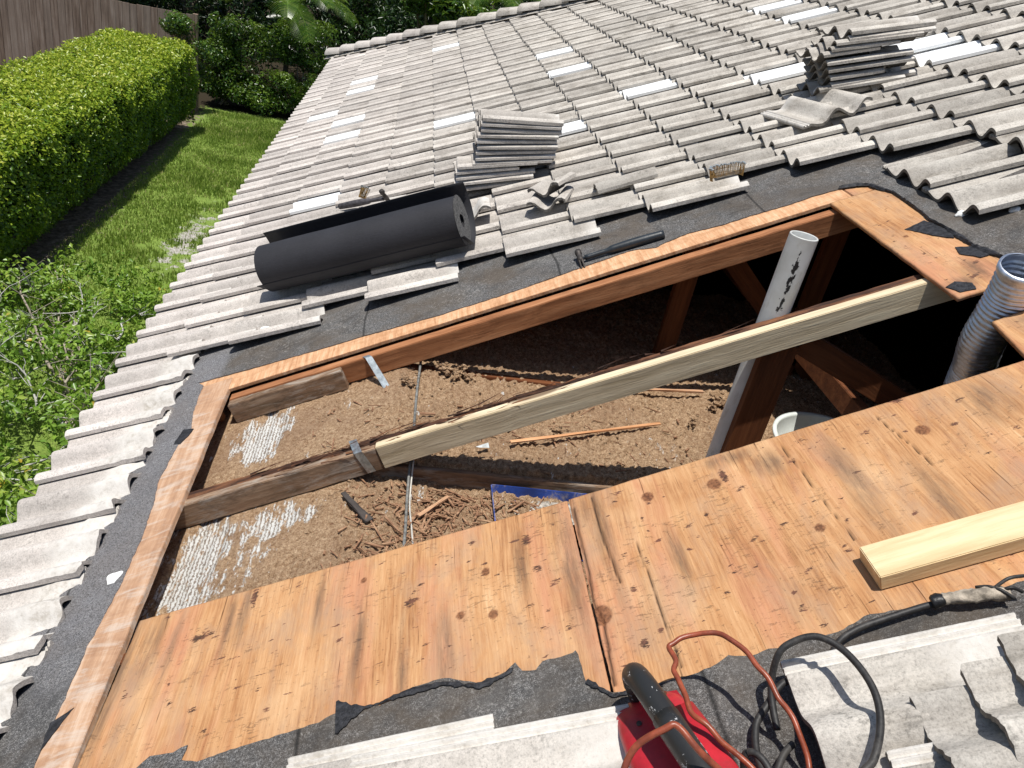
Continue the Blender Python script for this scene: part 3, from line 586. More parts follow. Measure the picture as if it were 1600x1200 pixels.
    o = obj('wood_debris', mesh('wood_debris', vs, fs, m_wood('debris', (.12, .06, .035), (.26, .14, .08), (.46, .30, .18), (6, 60, 60)))); tag(o, 'small splinters and bark chips scattered on the insulation', 'wood debris', kind='stuff')
    return zat
ZAT = insulation()
# ------------------------------------------------------------------ roof tiles
PA = .0235
def zprof(y):
    def cs(a, b, f): return a + (b - a) * (.5 - .5 * math.cos(math.pi * max(0, min(1, f))))
    T = -2 * PA
    if y < .012: return .003 - .011 * ((.012 - y) / .026) ** 2
    if y < .014: return .003
    if y < .088: return cs(.003, T, (y - .014) / .074)
    if y < .1635: return cs(T, 0, (y - .088) / .0755)
    if y < .240: return cs(0, T, (y - .1635) / .0765)
    return cs(T, T * .62, (y - .240) / .075)
def profile(np_=38, thick=.015):
    """(y, z_top, z_bot) across one tile, overlapping lip at y=0, ribbed underlap beyond y=TW"""
    out = []
    for y in np.linspace(-.014, TW - .002, np_):
        z = zprof(y); out.append((y, z, z - (thick if y > .004 else thick * 1.1)))
    return out
def rib_profile():
    out = []; T = -2 * PA * .70
    for y, z in ((TW - .001, T), (TW + .003, T - .005), (TW + .008, T - .005), (TW + .010, T + .002), (TW + .014, T + .002), (TW + .016, T - .005), (TW + .022, T - .005), (TW + .024, T + .001), (TW + .030, T + .001), (TW + .033, T - .008)):
        out.append((y, z, T - .016))
    return out
def tile_mesh(name, L=.428, seed=0, nx=2, np_=38, ribs=True, thick=.015, cut0=None, cut1=None, mat=MT, lumps=False, y0=None, y1=None, rough=0., c0_=E + .022):
    prof = profile(np_, thick) + (rib_profile() if ribs else [])
    if y0 is not None: prof = [q for q in prof if q[0] >= y0]
    if y1 is not None: prof = [q for q in prof if q[0] <= y1]
    m = len(prof); vs = []; cl = []; rim = []; fl = []
    xs = [0, .006] + [L * k / nx for k in range(1, nx)] + ([E + .004, E + .02] if not lumps else [.27, .29, .31, .33, .345, .36, .375, .39, .40, .41, .418]) + [L - .004, L]
    xs = sorted(set(x for x in xs if x <= L)); n = len(xs)
    for layer in (0, 1):
        for i, x in enumerate(xs):
            for (y, zt, zb) in prof:
                x0 = cut0(y) if cut0 else 0; x1 = (cut1(y) if cut1 else L)
                xx = x0 + (x1 - x0) * (x / L)
                z = (zt if layer == 0 else zb)
                if layer == 0 and i == 0: z -= .0022
                if lumps and layer == 0 and x > .28:
                    k = min(1, (x - .28) / .05); z += k * (.007 * mn.noise(Vector((y * 16 + seed * 9, xx * 14, seed))) + .004 * mn.noise(Vector((y * 50, xx * 50, seed))) + .003)
                j = .0007 * mn.noise(Vector((xx * 40 + seed * 5, y * 60, layer * 3 + seed)))
                vs.append((xx + (rough * mn.noise(Vector((y * 90, seed, i))) if (i < 1 or i > n - 2) else 0), y + j, z + j)); 
                u = max(0, min(1, (xx - c0_) / .03)) if not lumps else max(0, min(1, (xx - .24) / .06))
                if y > TW - .002 and name != 'roof_tile': u = 1
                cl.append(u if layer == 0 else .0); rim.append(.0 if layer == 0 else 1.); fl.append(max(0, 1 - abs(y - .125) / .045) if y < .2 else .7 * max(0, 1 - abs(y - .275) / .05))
    I = lambda la, i, j: la * n * m + i * m + j; fs = []
    for i in range(n - 1):
        for j in range(m - 1):
            fs.append((I(0, i, j), I(0, i + 1, j), I(0, i + 1, j + 1), I(0, i, j + 1))); fs.append((I(1, i, j), I(1, i, j + 1), I(1, i + 1, j + 1), I(1, i + 1, j)))
    # separate rim verts so faces are crisp
    b0 = len(vs)
    def addq(q, rv):
        b = len(vs)
        for k in q: vs.append(vs[k]); cl.append(0.); rim.append(rv); fl.append(0.)
        fs.append((b, b + 1, b + 2, b + 3))
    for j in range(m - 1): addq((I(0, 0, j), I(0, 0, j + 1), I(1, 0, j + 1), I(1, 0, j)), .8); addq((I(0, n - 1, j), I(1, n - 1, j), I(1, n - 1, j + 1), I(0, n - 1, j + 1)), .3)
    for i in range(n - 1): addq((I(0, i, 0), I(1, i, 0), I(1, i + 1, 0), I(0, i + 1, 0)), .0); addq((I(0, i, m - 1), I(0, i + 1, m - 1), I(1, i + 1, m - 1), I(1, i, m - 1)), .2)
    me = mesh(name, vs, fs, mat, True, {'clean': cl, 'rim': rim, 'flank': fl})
    return me
TILT = .079
def tile_mat(s, t, h=0, tilt=TILT, yaw=0, roll=0):
    return RF @ Matrix.Translation((s, t, h)) @ Matrix.Rotation(yaw, 4, 'Z') @ Matrix.Rotation(tilt, 4, 'Y') @ Matrix.Rotation(roll, 4, 'X')
V_ = [tile_mesh('roof_tile', seed=k) for k in range(6)]
VL = [tile_mesh('roof_tile', seed=20 + k, lumps=True, cut1=(lambda y, k=k: .428 + .016 * mn.noise(Vector((y * 28, k * 7.3, 0))) - .012 * abs(math.sin(y * 22 + k)))) for k in range(6)]
VW = tile_mesh('roof_tile', seed=9, mat=MTW); VN = tile_mesh('roof_tile', seed=10, c0_=1.)
# near edge (lowest row) of each course, in metres along the eave
near = {0: -3.965, 1: .838, 2: .7625, 3: .915, 4: .7625, 5: .915, 6: .7625, 7: .915, 8: .7625, 9: .915, 10: .7625, 11: .61, 12: -.1525, 13: -.305, 14: -.1525, 15: -.305, 16: -.1525, 17: -.305}
def s_of(k): return (k - .148) * E if k else 0.0
whites = [(2, 7.1), (2, 6.55), (2, 5.15), (5, 3.80), (2, 4.45), (2, 2.70), (5, 7.60), (8, 4.90), (8, 4.26), (9, 2.62), (7, 2.42), (11, 2.26), (13, 1.59), (13, 1.89), (13, 3.40), (13, 4.0), (1, 5.87)]
tiles = []
camP = camo.matrix_world.translation; CI = camo.matrix_world.inverted()
for k, t0 in near.items():
    s = s_of(k); t = t0; j = 0
    lastfrac = HIP(s + .1)
    while t < lastfrac:
        c = CI @ P(s + .2, t + .15); vis = c.z < 0 and abs(c.x / c.z) < .75 and abs(c.y / c.z) < .6
        tiles.append(dict(k=k, s=s, t=t, d=c.length, vis=vis, j=j)); t += TW; j += 1
# slid pair of tiles under course 11, and the field below the opening (mostly outside the frame)
for t in (-.10, .205): tiles.append(dict(k=11, s=3.50, t=t, d=3, vis=True, j=-1))
for k in range(1, 17):
    t = -2.135 - (.1525 if k % 2 else 0)
    while t > -3.7: tiles.append(dict(k=k, s=s_of(k), t=t, d=50, vis=False, j=0)); t -= TW
for (k, tw) in whites:
    c = [q for q in tiles if q['k'] == k and q['j'] >= 0]; b = min(c, key=lambda q: abs(q['t'] - tw)); b['w'] = True
tiles.sort(key=lambda q: (not (q.get('w') and q['vis']), q['d'] if q['vis'] else q['d'] + 500))
rt = random.Random(2); stuff = []
for i, q in enumerate(tiles):
    tilt = TILT + rt.uniform(-.006, .006); yaw = rt.uniform(-.006, .006); h = rt.uniform(-.002, .002); s = q['s'] + rt.uniform(-.006, .006)
    if q['j'] < 0: yaw = .015; tilt = TILT - .01; h = -.012
    if q['k'] == 0: tilt = TILT + rt.uniform(-.004, .004)
    lum = q['k'] == 0 and q['t'] < .8
    me = VN if q['j'] < 0 else VW if q.get('w') else (VL[i % 6] if lum else V_[i % 6])
    M = tile_mat(s, q['t'], h, tilt, yaw)
    if i < 100:
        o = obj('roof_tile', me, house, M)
        if q.get('w'): o['label'] = 'bright white tile among the weathered ones'
    else: stuff.append((me, M, q.get('w'), rt.random()))
def join_tiles(items, name):
    VV = []; FF = []; A = {'clean': [], 'rim': [], 'flank': [], 'tint': []}; MI = []; off = 0; cache = {}
    for me, M, w, r in items:
        if me.name not in cache:
            co = np.empty(len(me.vertices) * 3, dtype=np.float32); me.vertices.foreach_get('co', co)
            fi = np.empty(len(me.loops), dtype=np.int32); me.loops.foreach_get('vertex_index', fi)
            at = {}
            for a in ('clean', 'rim', 'flank'): z = np.empty(len(me.vertices), dtype=np.float32); me.attributes[a].data.foreach_get('value', z); at[a] = z
            cache[me.name] = (co.reshape(-1, 3), fi.reshape(-1, 4), at)
        co, fi, at = cache[me.name]; Mx = np.array(M)
        VV.append(co @ Mx[:3, :3].T + Mx[:3, 3]); FF.append(fi + off); off += len(co)
        for a in at: A[a].append(at[a])
        A['tint'].append(np.full(len(co), r * 3 + .01)); MI.append(np.full(len(fi), 1 if w else 0))
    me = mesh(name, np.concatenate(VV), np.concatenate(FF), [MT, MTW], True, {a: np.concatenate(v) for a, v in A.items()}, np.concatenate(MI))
    return me
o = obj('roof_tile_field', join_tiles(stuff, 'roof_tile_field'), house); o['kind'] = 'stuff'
# hip caps
def cap_mesh():
    vs = []; fs = []; n = 14; L = .40
    for x, r in ((0, .128), (.01, .135), (L - .01, .112), (L, .108)):
        for rr in (r, r - .018):
            for j in range(n + 1): a = math.pi * (j / n) ; vs.append((x, -rr * math.cos(a), rr * math.sin(a) * .80))
    m = n + 1
    for i in range(3):
        for j in range(n): a = i * 2 * m + j; b = (i + 1) * 2 * m + j; fs.append((a, b, b + 1, a + 1)); fs.append((a + m, a + m + 1, b + m + 1, b + m))
    for j in range(n): fs.append((j, j + 1, j + m + 1, j + m)); q = 6 * m; fs.append((q + j, q + j + m, q + j + m + 1, q + j + 1))
    return mesh('hip_cap', vs, fs, MT, True, {'clean': [0] * len(vs), 'rim': [0] * len(vs)})
capm = cap_mesh()
a0 = P(-.02, HIP(-.02), 0); a1 = P(RIDGE, HIP(RIDGE), 0); dv = (a1 - a0); Lh = dv.length; dv.normalize()
yax = Vector((0, 0, 1)).cross(dv).normalized(); zax = dv.cross(yax)
R3 = Matrix((dv, yax, zax)).transposed().to_4x4()
for i in range(int(Lh / .335)):
    p = a0 + dv * (.335 * i) + Vector((0, 0, .01 + rt.uniform(-.004, .004)))
    obj('hip_cap', capm, house, Matrix.Translation(p) @ R3 @ Matrix.Rotation(.055, 4, 'Y') @ Matrix.Rotation(rt.uniform(-.02, .02), 4, 'Z'))
# mortar bed under hip caps
vs = []; fs = []; nn_ = 160
for i in range(nn_):
    p = a0 + dv * (Lh * i / (nn_ - 1)); w = .135 + .02 * mn.noise(Vector((i * .7, 0, 0)))
    vs += [tuple(p - yax * -w + Vector((0, 0, -.05))), tuple(p + Vector((0, 0, .07))), tuple(p - yax * w + Vector((0, 0, -.05)))]
    if i: b = 3 * i; fs += [(b - 3, b, b + 1, b - 2), (b - 2, b + 1, b + 2, b - 1)]
M_mortar = m_plain('mortar', (.40, .37, .33), .95, .1, var=.3, scale=40, bstr=.8)
obj('mortar', mesh('mortar', vs, fs, M_mortar, True), house)
# ------------------------------------------------------------------ loose tiles
ORD = ['top', 'second', 'third', 'fourth', 'fifth', 'sixth', 'seventh', 'eighth', 'ninth', 'tenth', 'eleventh', 'twelfth', 'thirteenth', 'fourteenth']
def loose(me, M, label, group=None): return tag(obj('loose_tile', me, None, M), label, 'roof tile', group)
def wtile(s, t, z, pitch, yaw=0, roll=0, dx=0):
    p = P(s, t, 0) + Vector((dx, 0, z)); return Matrix.Translation(p) @ Matrix.Rotation(yaw, 4, 'Z') @ Matrix.Rotation(-math.radians(pitch), 4, 'Y') @ Matrix.Rotation(roll, 4, 'X')
VB = [tile_mesh('loose_tile', seed=40 + k, ribs=False, rough=.004) for k in range(3)]
V_s = [tile_mesh('loose_tile', seed=50 + k, ribs=False, thick=.011, c0_=.36) for k in range(4)]
VBr = [tile_mesh('loose_tile', seed=60 + k, ribs=False, thick=.011, rough=.006, cut1=(lambda y, k=k: .428 - .10 - .06 * math.sin(y * 18 + k) + .02 * mn.noise(Vector((y * 60, k, 0))))) for k in range(3)]
N1 = 14
for i in range(N1):
    upper = i >= 5; pitch = 16.5 - 10.5 * i / (N1 - 1); z = .030 + .0305 * i
    dx = (.0 if upper else -.085) + rt.uniform(-.012, .012); lab = ORD[N1 - 1 - i]
    me = V_s[i % 4] if i != 3 else VBr[0]
    if i == N1 - 1: me = V_[0]
    loose(me, wtile(1.79, 1.72, z, pitch, rt.uniform(-.025, .025), 0, dx), '%s concrete tile %s the tall tile stack behind the black felt roll' % (lab, 'of' if i == N1 - 1 else 'down in'), 'tiles in the tall stack')
N2 = 10
for i in range(N2):
    pitch = 19 - 3 * i / N2; z = .045 + .0315 * i; dx = [-.02, .03, .02, -.01, -.03, -.06, -.03, -.01, .03, .03][i] + rt.uniform(-.01, .01)
    me = V_s[i % 4]
    if i in (2, 6): me = VBr[i % 3]
    if i in (5,): me = VBr[1]
    if i == N2 - 1: me = V_[2]
    loose(me, wtile(3.63, 1.48, z, pitch, rt.uniform(-.05, .05), 0, dx), '%s tile %s the ragged stack far up the slope at upper right' % (ORD[N2 - 1 - i], 'of' if i == N2 - 1 else 'down in'), 'tiles in the ragged stack')
loose(tile_mesh('loose_tile', seed=70, ribs=True, rough=.003), tile_mat(3.74, 1.17, .035, .03, math.radians(97), .02), 'broad tile lying crosswise under the ragged stack, its wavy end towards the camera')
# broken end pieces beside the tall stack
pc = tile_mesh('tile_piece', L=.17, seed=71, ribs=False, rough=.008, y0=-.02, y1=.19)
tag(obj('tile_piece', tile_mesh('tile_piece', L=.16, seed=72, ribs=False, rough=.008, y0=.13, y1=.32, c0_=-1.), None, tile_mat(2.03, 1.31, .055, .05, math.radians(90), .0)), 'broken white wave shaped tile end poking out under the tall stack', 'broken tile')
tag(obj('tile_piece', pc, None, tile_mat(2.24, 1.12, .035, .06, math.radians(68), .05)), 'lower broken tile piece beside the tall stack, wave end towards the camera', 'broken tile')
tag(obj('tile_piece', tile_mesh('tile_piece', L=.15, seed=73, ribs=False, rough=.008, y0=-.02, y1=.19), None, tile_mat(2.23, 1.16, .105, .10, math.radians(48), -.15)), 'upper broken tile piece resting on another beside the tall stack', 'broken tile')
tag(obj('tile_piece', tile_mesh('tile_piece', L=.30, seed=74, ribs=False, rough=.008, y0=.12, y1=.24), None, tile_mat(2.42, 1.02, .030, .05, .06, 0)), 'flat pale tile sliver right of the broken wave pieces', 'broken tile')
# tiles by the felt roll
loose(tile_mesh('loose_tile', seed=75, ribs=True, c0_=.3), tile_mat(.93, 1.93, .042, .06, -.20), 'loose tile lying under the hammer left behind the felt roll')
loose(tile_mesh('loose_tile', seed=76, ribs=True, rough=.004), tile_mat(.86, 1.78, .022, .06, -.10), 'chipped tile half hidden by the left end of the felt roll')
# near tiles at the bottom of the view
loose(tile_mesh('loose_tile', seed=80, c0_=E - .012), tile_mat(1.262, -1.845, .015, TILT, .0), 'pale tile partly covered at the bottom edge of the photo')
loose(tile_mesh('loose_tile', L=.55, seed=81, np_=40, c0_=.455), tile_mat(1.392, -1.895, .035, .045, -.055), 'pale tile with a nail hole in its white head, left of the red tool')
loose(tile_mesh('loose_tile', seed=82, np_=40, c0_=E - .03), tile_mat(2.243, -1.925, .015, .05, -.03), 'large pale tile right of the cables, black cable looping over it')
for i, (s, t) in enumerate([(2.40, -2.065), (2.487, -2.045), (2.557, -2.025), (2.625, -1.995)]):
    loose(tile_mesh('loose_tile', seed=84 + i, np_=40, ribs=False, rough=.005), tile_mat(s, t + .02, .045 + .020 * i, .03, -.06 - .02 * i), '%s tile of the fanned pile at bottom right' % ['lowest', 'second', 'third', 'uppermost'][i], 'tiles in the fanned pile')
loose(tile_mesh('loose_tile', seed=89, np_=40), tile_mat(2.325, -2.15, .035, .05, -.05), 'tile at the very bottom edge below the fanned pile')
# mortar crumbs
def rock(name, s, t, h, r, mat, label, seed, sx=1.4):
    bm = bmesh.new(); bmesh.ops.create_icosphere(bm, subdivisions=2, radius=1)
    for v in bm.verts: v.co = Vector((v.co.x * sx, v.co.y, v.co.z * .6)) * r * (1 + .35 * mn.noise(v.co * 1.6 + Vector((seed, 0, 0))))
    me = bpy.data.meshes.new(name); bm.to_mesh(me); bm.free(); me.materials.append(mat)
    return tag(obj(name, me, None, RF @ Matrix.Translation((s, t, h))), label, 'mortar crumb')
M_white = m_plain('white_mortar', (.78, .78, .76), .9, .2, var=.1, scale=30, bstr=.6)
M_grey = m_plain('grey_mortar', (.50, .47, .44), .9, .2, var=.2, scale=30, bstr=.6)
rock('mortar_chunk', .455, .87, -.045, .024, M_grey, 'pale mortar lump at the corner of the exposed felt strip', 1)
rock('mortar_chunk', .74, .86, -.05, .022, M_white, 'white mortar lump below the left end of the felt roll', 2)
rock('mortar_chunk', .715, .90, -.04, .016, M_white, 'small white crumb beside the lump below the felt roll', 3)
rock('mortar_chunk', 3.493, -.015, FT + .004, .016, M_white, 'white crumb on the felt below the slid tiles', 4)
rock('mortar_chunk', 3.626, -.095, FT + .004, .014, M_white, 'white crumb on the felt near the right edge of the photo', 5)
me = bpy.data.meshes.new('paint_spot'); bm = bmesh.new()
vv = [bm.verts.new((.531 + .022 * math.cos(a) * (1 + .35 * math.sin(3 * a)), -.665 + .034 * math.sin(a) * (1 + .3 * math.cos(2 * a)), FT + .0015)) for a in [i * 2 * math.pi / 22 for i in range(22)]]
f = bm.faces.new(vv); ext = bmesh.ops.extrude_face_region(bm, geom=[f]); [setattr(v.co, 'z', v.co.z - .0012) for v in [g for g in ext['geom'] if isinstance(g, bmesh.types.BMVert)]]
bm.to_mesh(me); bm.free(); me.materials.append(M_white); obj('paint_spot', me, house, RF)
# ------------------------------------------------------------------ felt roll
def felt_roll():
    a = Vector((.775, 1.185)); b = Vector((1.765, .985)); d3 = P(b.x, b.y) - P(a.x, a.y); L = d3.length; dx = d3.normalized(); up = N.copy(); yy = up.cross(dx).normalized(); up = dx.cross(yy)
    R0 = .118; org = P(a.x, a.y, R0 + .004)
    root = empty('felt_roll', P(a.x, a.y, 0), 'big roll of black roofing felt lying across the tiles, loose end standing up behind', 'felt roll')
    pts = []; turns = 8; n = 64
    for i in range(turns * n + 1):
        th = 2 * math.pi * i / n; r = .034 + (R0 - .034) * i / (turns * n); r *= 1 + .10 * math.exp(-i / 50) * math.cos(3 * th)
        pts.append((r * math.cos(th), r * math.sin(th)))
    # ends at angle 0 (=+yy far side); let outer wrap run on underneath and rise behind
    th0 = 0
    # the last wrap leaves the roll at the bottom and swings up behind it
    k = len(pts); core = pts
    tail = []
    for i in range(0, 27):
        a_ = -math.pi * .5 + (math.pi * .5 + .65) * i / 26; r = R0 + .004 + .085 * (i / 26) ** 1.3; tail.append((r * math.cos(a_), r * math.sin(a_)))
    def sheet(name, prof, mat, th=.0022, x0=0, x1=L, closed=False):
        nx = 12; vs = []; fs = []; m = len(prof)
        for i in range(nx + 1):
            x = x0 + (x1 - x0) * i / nx
            for (u, v) in prof: 
                w = .0018 * mn.noise(Vector((x * 5, u * 12, v * 12))); vs.append(tuple(dx * x + yy * (u + w) + up * (v + w)))
        for i in range(nx):
            for j in range(m - 1): a = i * m + j; fs.append((a, a + 1, a + m + 1, a + m))
        o = obj(name, mesh(name, vs, fs, mat, name != 'roll_body'), root, Matrix.Translation(org)); md = o.modifiers.new('t', 'SOLIDIFY'); md.thickness = th; md.offset = 0; return o
    M_ring = m_plain('felt_edge', (.10, .10, .10), .8, .3, var=.7, scale=120)
    sheet('roll_body', core, MFR, .0060)
    sheet('loose_end', [(R0 * math.cos(t), R0 * math.sin(t)) for t in [-math.pi * .9 + i * .08 for i in range(5)]][:1] + tail, MFR, .0024, -.03, L + .02)
    # paper-dusted end rings
    vs = []; fs = []; m = 60
    for j, r in enumerate((.030, .1165)):
        for i in range(m): t = 2 * math.pi * i / m; rr = r * (1 + (.10 * math.cos(3 * t) if j == 0 else 0)); vs.append(tuple(dx * (L + .002) + yy * (rr * math.cos(t)) + up * (rr * math.sin(t))))
    for i in range(m): fs.append((i, (i + 1) % m, m + (i + 1) % m, m + i))
    obj('roll_end', mesh('roll_end', vs, fs, M_ring), root, Matrix.Translation(org))
felt_roll()
# ------------------------------------------------------------------ pipe, duct, tub, cable
M_pvc = m_plain('pvc', (.56, .57, .55), .4, .5, var=.08, scale=8, bstr=.05, dirt=((.22, .2, .18), 5, .35))
M_tar = m_plain('tar', (.012, .012, .013), .4, .5, var=.3, scale=60, bstr=.5)
def pipe():
    X0 = Vector((2.482, -.232, 0)); r = .0455; top = 1.443
    root = empty('vent_pipe', (X0.x, X0.y, .46), 'white plastic vent pipe streaked with black tar rising through the opening', 'vent pipe')
    vs = []; fs = []; m = 32; prof = [(r, .40), (r, top - .002), (r - .001, top), (r - .005, top), (r - .006, top - .002), (r - .006, .60)]
    for (rr, z) in prof:
        for k in range(m): a = 2 * math.pi * k / m; vs.append((rr * math.cos(a), rr * math.sin(a), z))
    for i in range(len(prof) - 1):
        for k in range(m): fs.append((i * m + k, i * m + (k + 1) % m, (i + 1) * m + (k + 1) % m, (i + 1) * m + k))
    # split the outer wall into rings for the tar mask
    zs = np.linspace(.44, top - .002, 130); mm = 72; vs2 = []; tar = []
    for z in zs:
        for k in range(mm):
            a = 2 * math.pi * k / mm; vs2.append(((r + .0004) * math.cos(a), (r + .0004) * math.sin(a), z))
            a_c = -1.86; da = (a - a_c + math.pi) % (2 * math.pi) - math.pi; w = .24 + .20 * mn.noise(Vector((z * 22, 0, 0)))
            da -= .12 * mn.noise(Vector((z * 14, 3, 0))); inz = max(0, min(1, (top - .03 - z) / .03)) * max(0, min(1, (z - 1.17) / .06))
            v = (1 - abs(da) / max(.03, w)) * inz * .80 + 1.3 * mn.noise(Vector((a * 8, z * 42, 1))) * inz * max(0, 1 - abs(da) / .5)
            low = max(0, min(1, (1.12 - z) / .05)); da2 = (a + .98 + math.pi) % (2 * math.pi) - math.pi; v = max(v, low * (.75 - abs(da2) / .14 + .9 * mn.noise(Vector((a * 8, z * 50, 5)))))
            tar.append(max(0, v))
    nz = len(zs); f2 = [(i * mm + k, i * mm + (k + 1) % mm, (i + 1) * mm + (k + 1) % mm, (i + 1) * mm + k) for i in range(nz - 1) for k in range(mm)]
    n = NT('pvc_tarred'); c = n.coord('Object'); f = n.noise(c, 9, 5, .6)
    col = n.ramp(f, [(.35, (.50, .50, .47)), (.65, (.62, .63, .62))]); t = n.ramp(n.math('ADD', n.attr('tar'), n.math('MULTIPLY', n.math('SUBTRACT', n.noise(n.vmath('MULTIPLY', c, (1, 1, .55)), 95, 5, .8), .5), 2.0)), [(.34, 0), (.42, 1)])
    col = n.mix(n.ramp(n.noise(n.vmath('MULTIPLY', c, (1, 1, .4)), 24, 6, .75), [(.55, 0), (.68, .4)]), col, (.28, .24, .18))
    n.fin(n.mix(t, col, (.015, .015, .017)), .42, n.bump(f, .05, .003), .5)
    obj('pipe_wall', mesh('pipe_wall', vs2, f2, n.m, True, {'tar': tar}), root, Matrix.Translation((X0.x, X0.y, 0)))
    obj('pipe_bore', mesh('pipe_bore', vs, fs, M_pvc, True), root, Matrix.Translation((X0.x, X0.y, 0)))
pipe()
def duct():
    path = smooth_path([(2.925, -.625, 1.560), (2.950, -.600, 1.473), (2.962, -.580, 1.384), (2.985, -.549, 1.296), (3.03, -.516, 1.206), (3.08, -.47, 1.10), (3.15, -.42, .98), (3.24, -.36, .82), (3.3, -.33, .6)], 14)
    root = empty('flexible_duct', (3.3, -.33, .5), 'ribbed silver flexible duct bending up through the right corner of the opening', 'duct')
    # resample finely, corrugate
    P2 = [path[0]]; acc = 0
    fine = []
    for a, b in zip(path[:-1], path[1:]):
        k = max(1, int((b - a).length / .0028))
        for j in range(k): fine.append(a.lerp(b, j / k))
    seg = 40; vs = []; fs = []; ref = Vector((0, 1, 0))
    for i, p in enumerate(fine):
        d = (fine[min(i + 1, len(fine) - 1)] - fine[max(i - 1, 0)]).normalized(); a = ref - d * ref.dot(d); a.normalize(); b = d.cross(a)
        r = .060 + .0026 * math.cos(2 * math.pi * i / 4.6) * (0 if i < 6 else 1) + (.002 if i < 6 else 0)
        for k in range(seg):
            an = 2 * math.pi * k / seg; q = r * (1 + .035 * mn.noise(Vector((math.cos(an) * 2, math.sin(an) * 2, i * .02))) + .02 * mn.noise(Vector((math.cos(an) * 5, math.sin(an) * 5, i * .15))))
            vs.append(tuple(p + a * (q * math.cos(an)) + b * (q * math.sin(an)) + d * (.004 * mn.noise(Vector((k * .5, 0, 0))) if i == 0 else 0)))
        if i:
            for k in range(seg): fs.append(((i - 1) * seg + k, (i - 1) * seg + (k + 1) % seg, i * seg + (k + 1) % seg, i * seg + k))
    n = NT('duct_foil'); c = n.coord('Object'); f = n.noise(c, 30, 5, .7)
    n.fin(n.ramp(f, [(.35, (.55, .59, .66)), (.65, (.78, .82, .90))]), n.ramp(f, [(.3, .38), (.7, .55)]), n.bump(n.noise(c, 90, 4, .6), .3, .004), .5, 1.)
    o = obj('duct_hose', mesh('duct_hose', vs, fs, n.m, True), root); md = o.modifiers.new('t', 'SOLIDIFY'); md.thickness = .0012
    # stiff collar at the mouth
    cv = []; cf = []; p = fine[0]; d = (fine[3] - fine[0]).normalized(); a = ref - d * ref.dot(d); a.normalize(); b = d.cross(a)
    for (dr, dz) in ((.0625, .016), (.0645, .010), (.0645, -.004), (.057, -.006)):
        for k in range(seg): an = 2 * math.pi * k / seg; q = dr * (1 + .03 * mn.noise(Vector((math.cos(an) * 3, math.sin(an) * 3, 9)))); cv.append(tuple(p + a * (q * math.cos(an)) + b * (q * math.sin(an)) + d * dz))
    for i in range(3):
        for k in range(seg): cf.append((i * seg + k, i * seg + (k + 1) % seg, (i + 1) * seg + (k + 1) % seg, (i + 1) * seg + k))
    obj('duct_collar', mesh('duct_collar', cv, cf, n.m, True), root)
duct()
def tub():
    c = Vector((2.985, -.13, .455)); r = .235; H = .17; m = 56; vs = []; fs = []
    root = empty('round_tub', c, 'round pale plastic tub half hidden in the dark attic behind the plywood edge', 'tub')
    prof = [(r - .03, 0), (r - .002, H - .012), (r + .010, H - .012), (r + .011, H), (r - .004, H + .001), (r - .006, H - .01), (r - .034, .006), (.0, .006)]
    for (rr, z) in prof:
        for k in range(m): a = 2 * math.pi * k / m; vs.append((rr * math.cos(a), rr * math.sin(a), z))
    for i in range(len(prof) - 1):
        for k in range(m): fs.append((i * m + k, i * m + (k + 1) % m, (i + 1) * m + (k + 1) % m, (i + 1) * m + k))
    mp = m_plain('tub_plastic', (.70, .74, .70), .4, .5, var=.08, scale=10, bstr=.05)
    obj('tub_shell', mesh('tub_shell', vs, fs, mp, True), root, Matrix.Translation(c))
tub()
M_blk = m_plain('black_rubber', (.022, .021, .021), .55, .4, var=.35, scale=60, dirt=((.10, .09, .08), 14, .35))
M_redw = m_plain('red_brown_cable', (.24, .055, .025), .38, .5, var=.25, scale=40, dirt=((.10, .03, .02), 9, .5))
M_wire = m_plain('grey_wire', (.17, .17, .16), .5, .4, var=.4, scale=50)
def wire_on(name, pts, r, mat, label, cat):
    me = tube_mesh(name, smooth_path(pts, 6), r, mat, 8); return tag(obj(name, me), label, cat)
def iz(x, y, o): return (x, y, ZAT(x, y) + o)
wire_on('attic_cable', [(1.392, .62, .49), (1.385, .35, .492), iz(1.375, .15, .022), iz(1.37, -.05, .020), iz(1.365, -.22, .020), (1.362, -.297, .470), (1.361, -.36, .430), iz(1.360, -.5, .016), iz(1.358, -.62, .012), iz(1.35, -.9, .012)], .0052, M_wire, 'grey cable running across the insulation under the rafter', 'cable')
wire_on('attic_cable', [(1.372, -.30, .475), (1.371, -.37, .42), iz(1.370, -.48, .018), iz(1.378, -.58, .014), iz(1.385, -.68, .01)], .0030, m_plain('white_wire', (.55, .53, .48), .5, .4), 'thin white wire beside the grey cable near the plywood edge', 'cable')
def slat(name, x0, y0, x1, y1, w, th, z, mat, label, cat, taper=1.):
    L = math.hypot(x1 - x0, y1 - y0); a = math.atan2(y1 - y0, x1 - x0); bm = bmesh.new(); bmesh.ops.create_cube(bm, size=1); bmesh.ops.subdivide_edges(bm, edges=list(bm.edges), cuts=6, use_grid_fill=True)
    for v in bm.verts:
        f = v.co.x + .5; v.co = Vector((v.co.x * L, v.co.y * w * (taper + (1 - taper) * f), v.co.z * th)) + mn.noise_vector(v.co * 4) * .003
    me = bpy.data.meshes.new(name); bm.to_mesh(me); bm.free(); me.materials.append(mat)
    z0 = (ZAT(x0, y0) + ZAT(x1, y1)) / 2 + z; tl = math.atan2(ZAT(x1, y1) - ZAT(x0, y0), L)
    return tag(obj(name, me, None, Matrix.Translation(((x0 + x1) / 2, (y0 + y1) / 2, z0)) @ Matrix.Rotation(a, 4, 'Z') @ Matrix.Rotation(-tl, 4, 'Y')), label, cat)
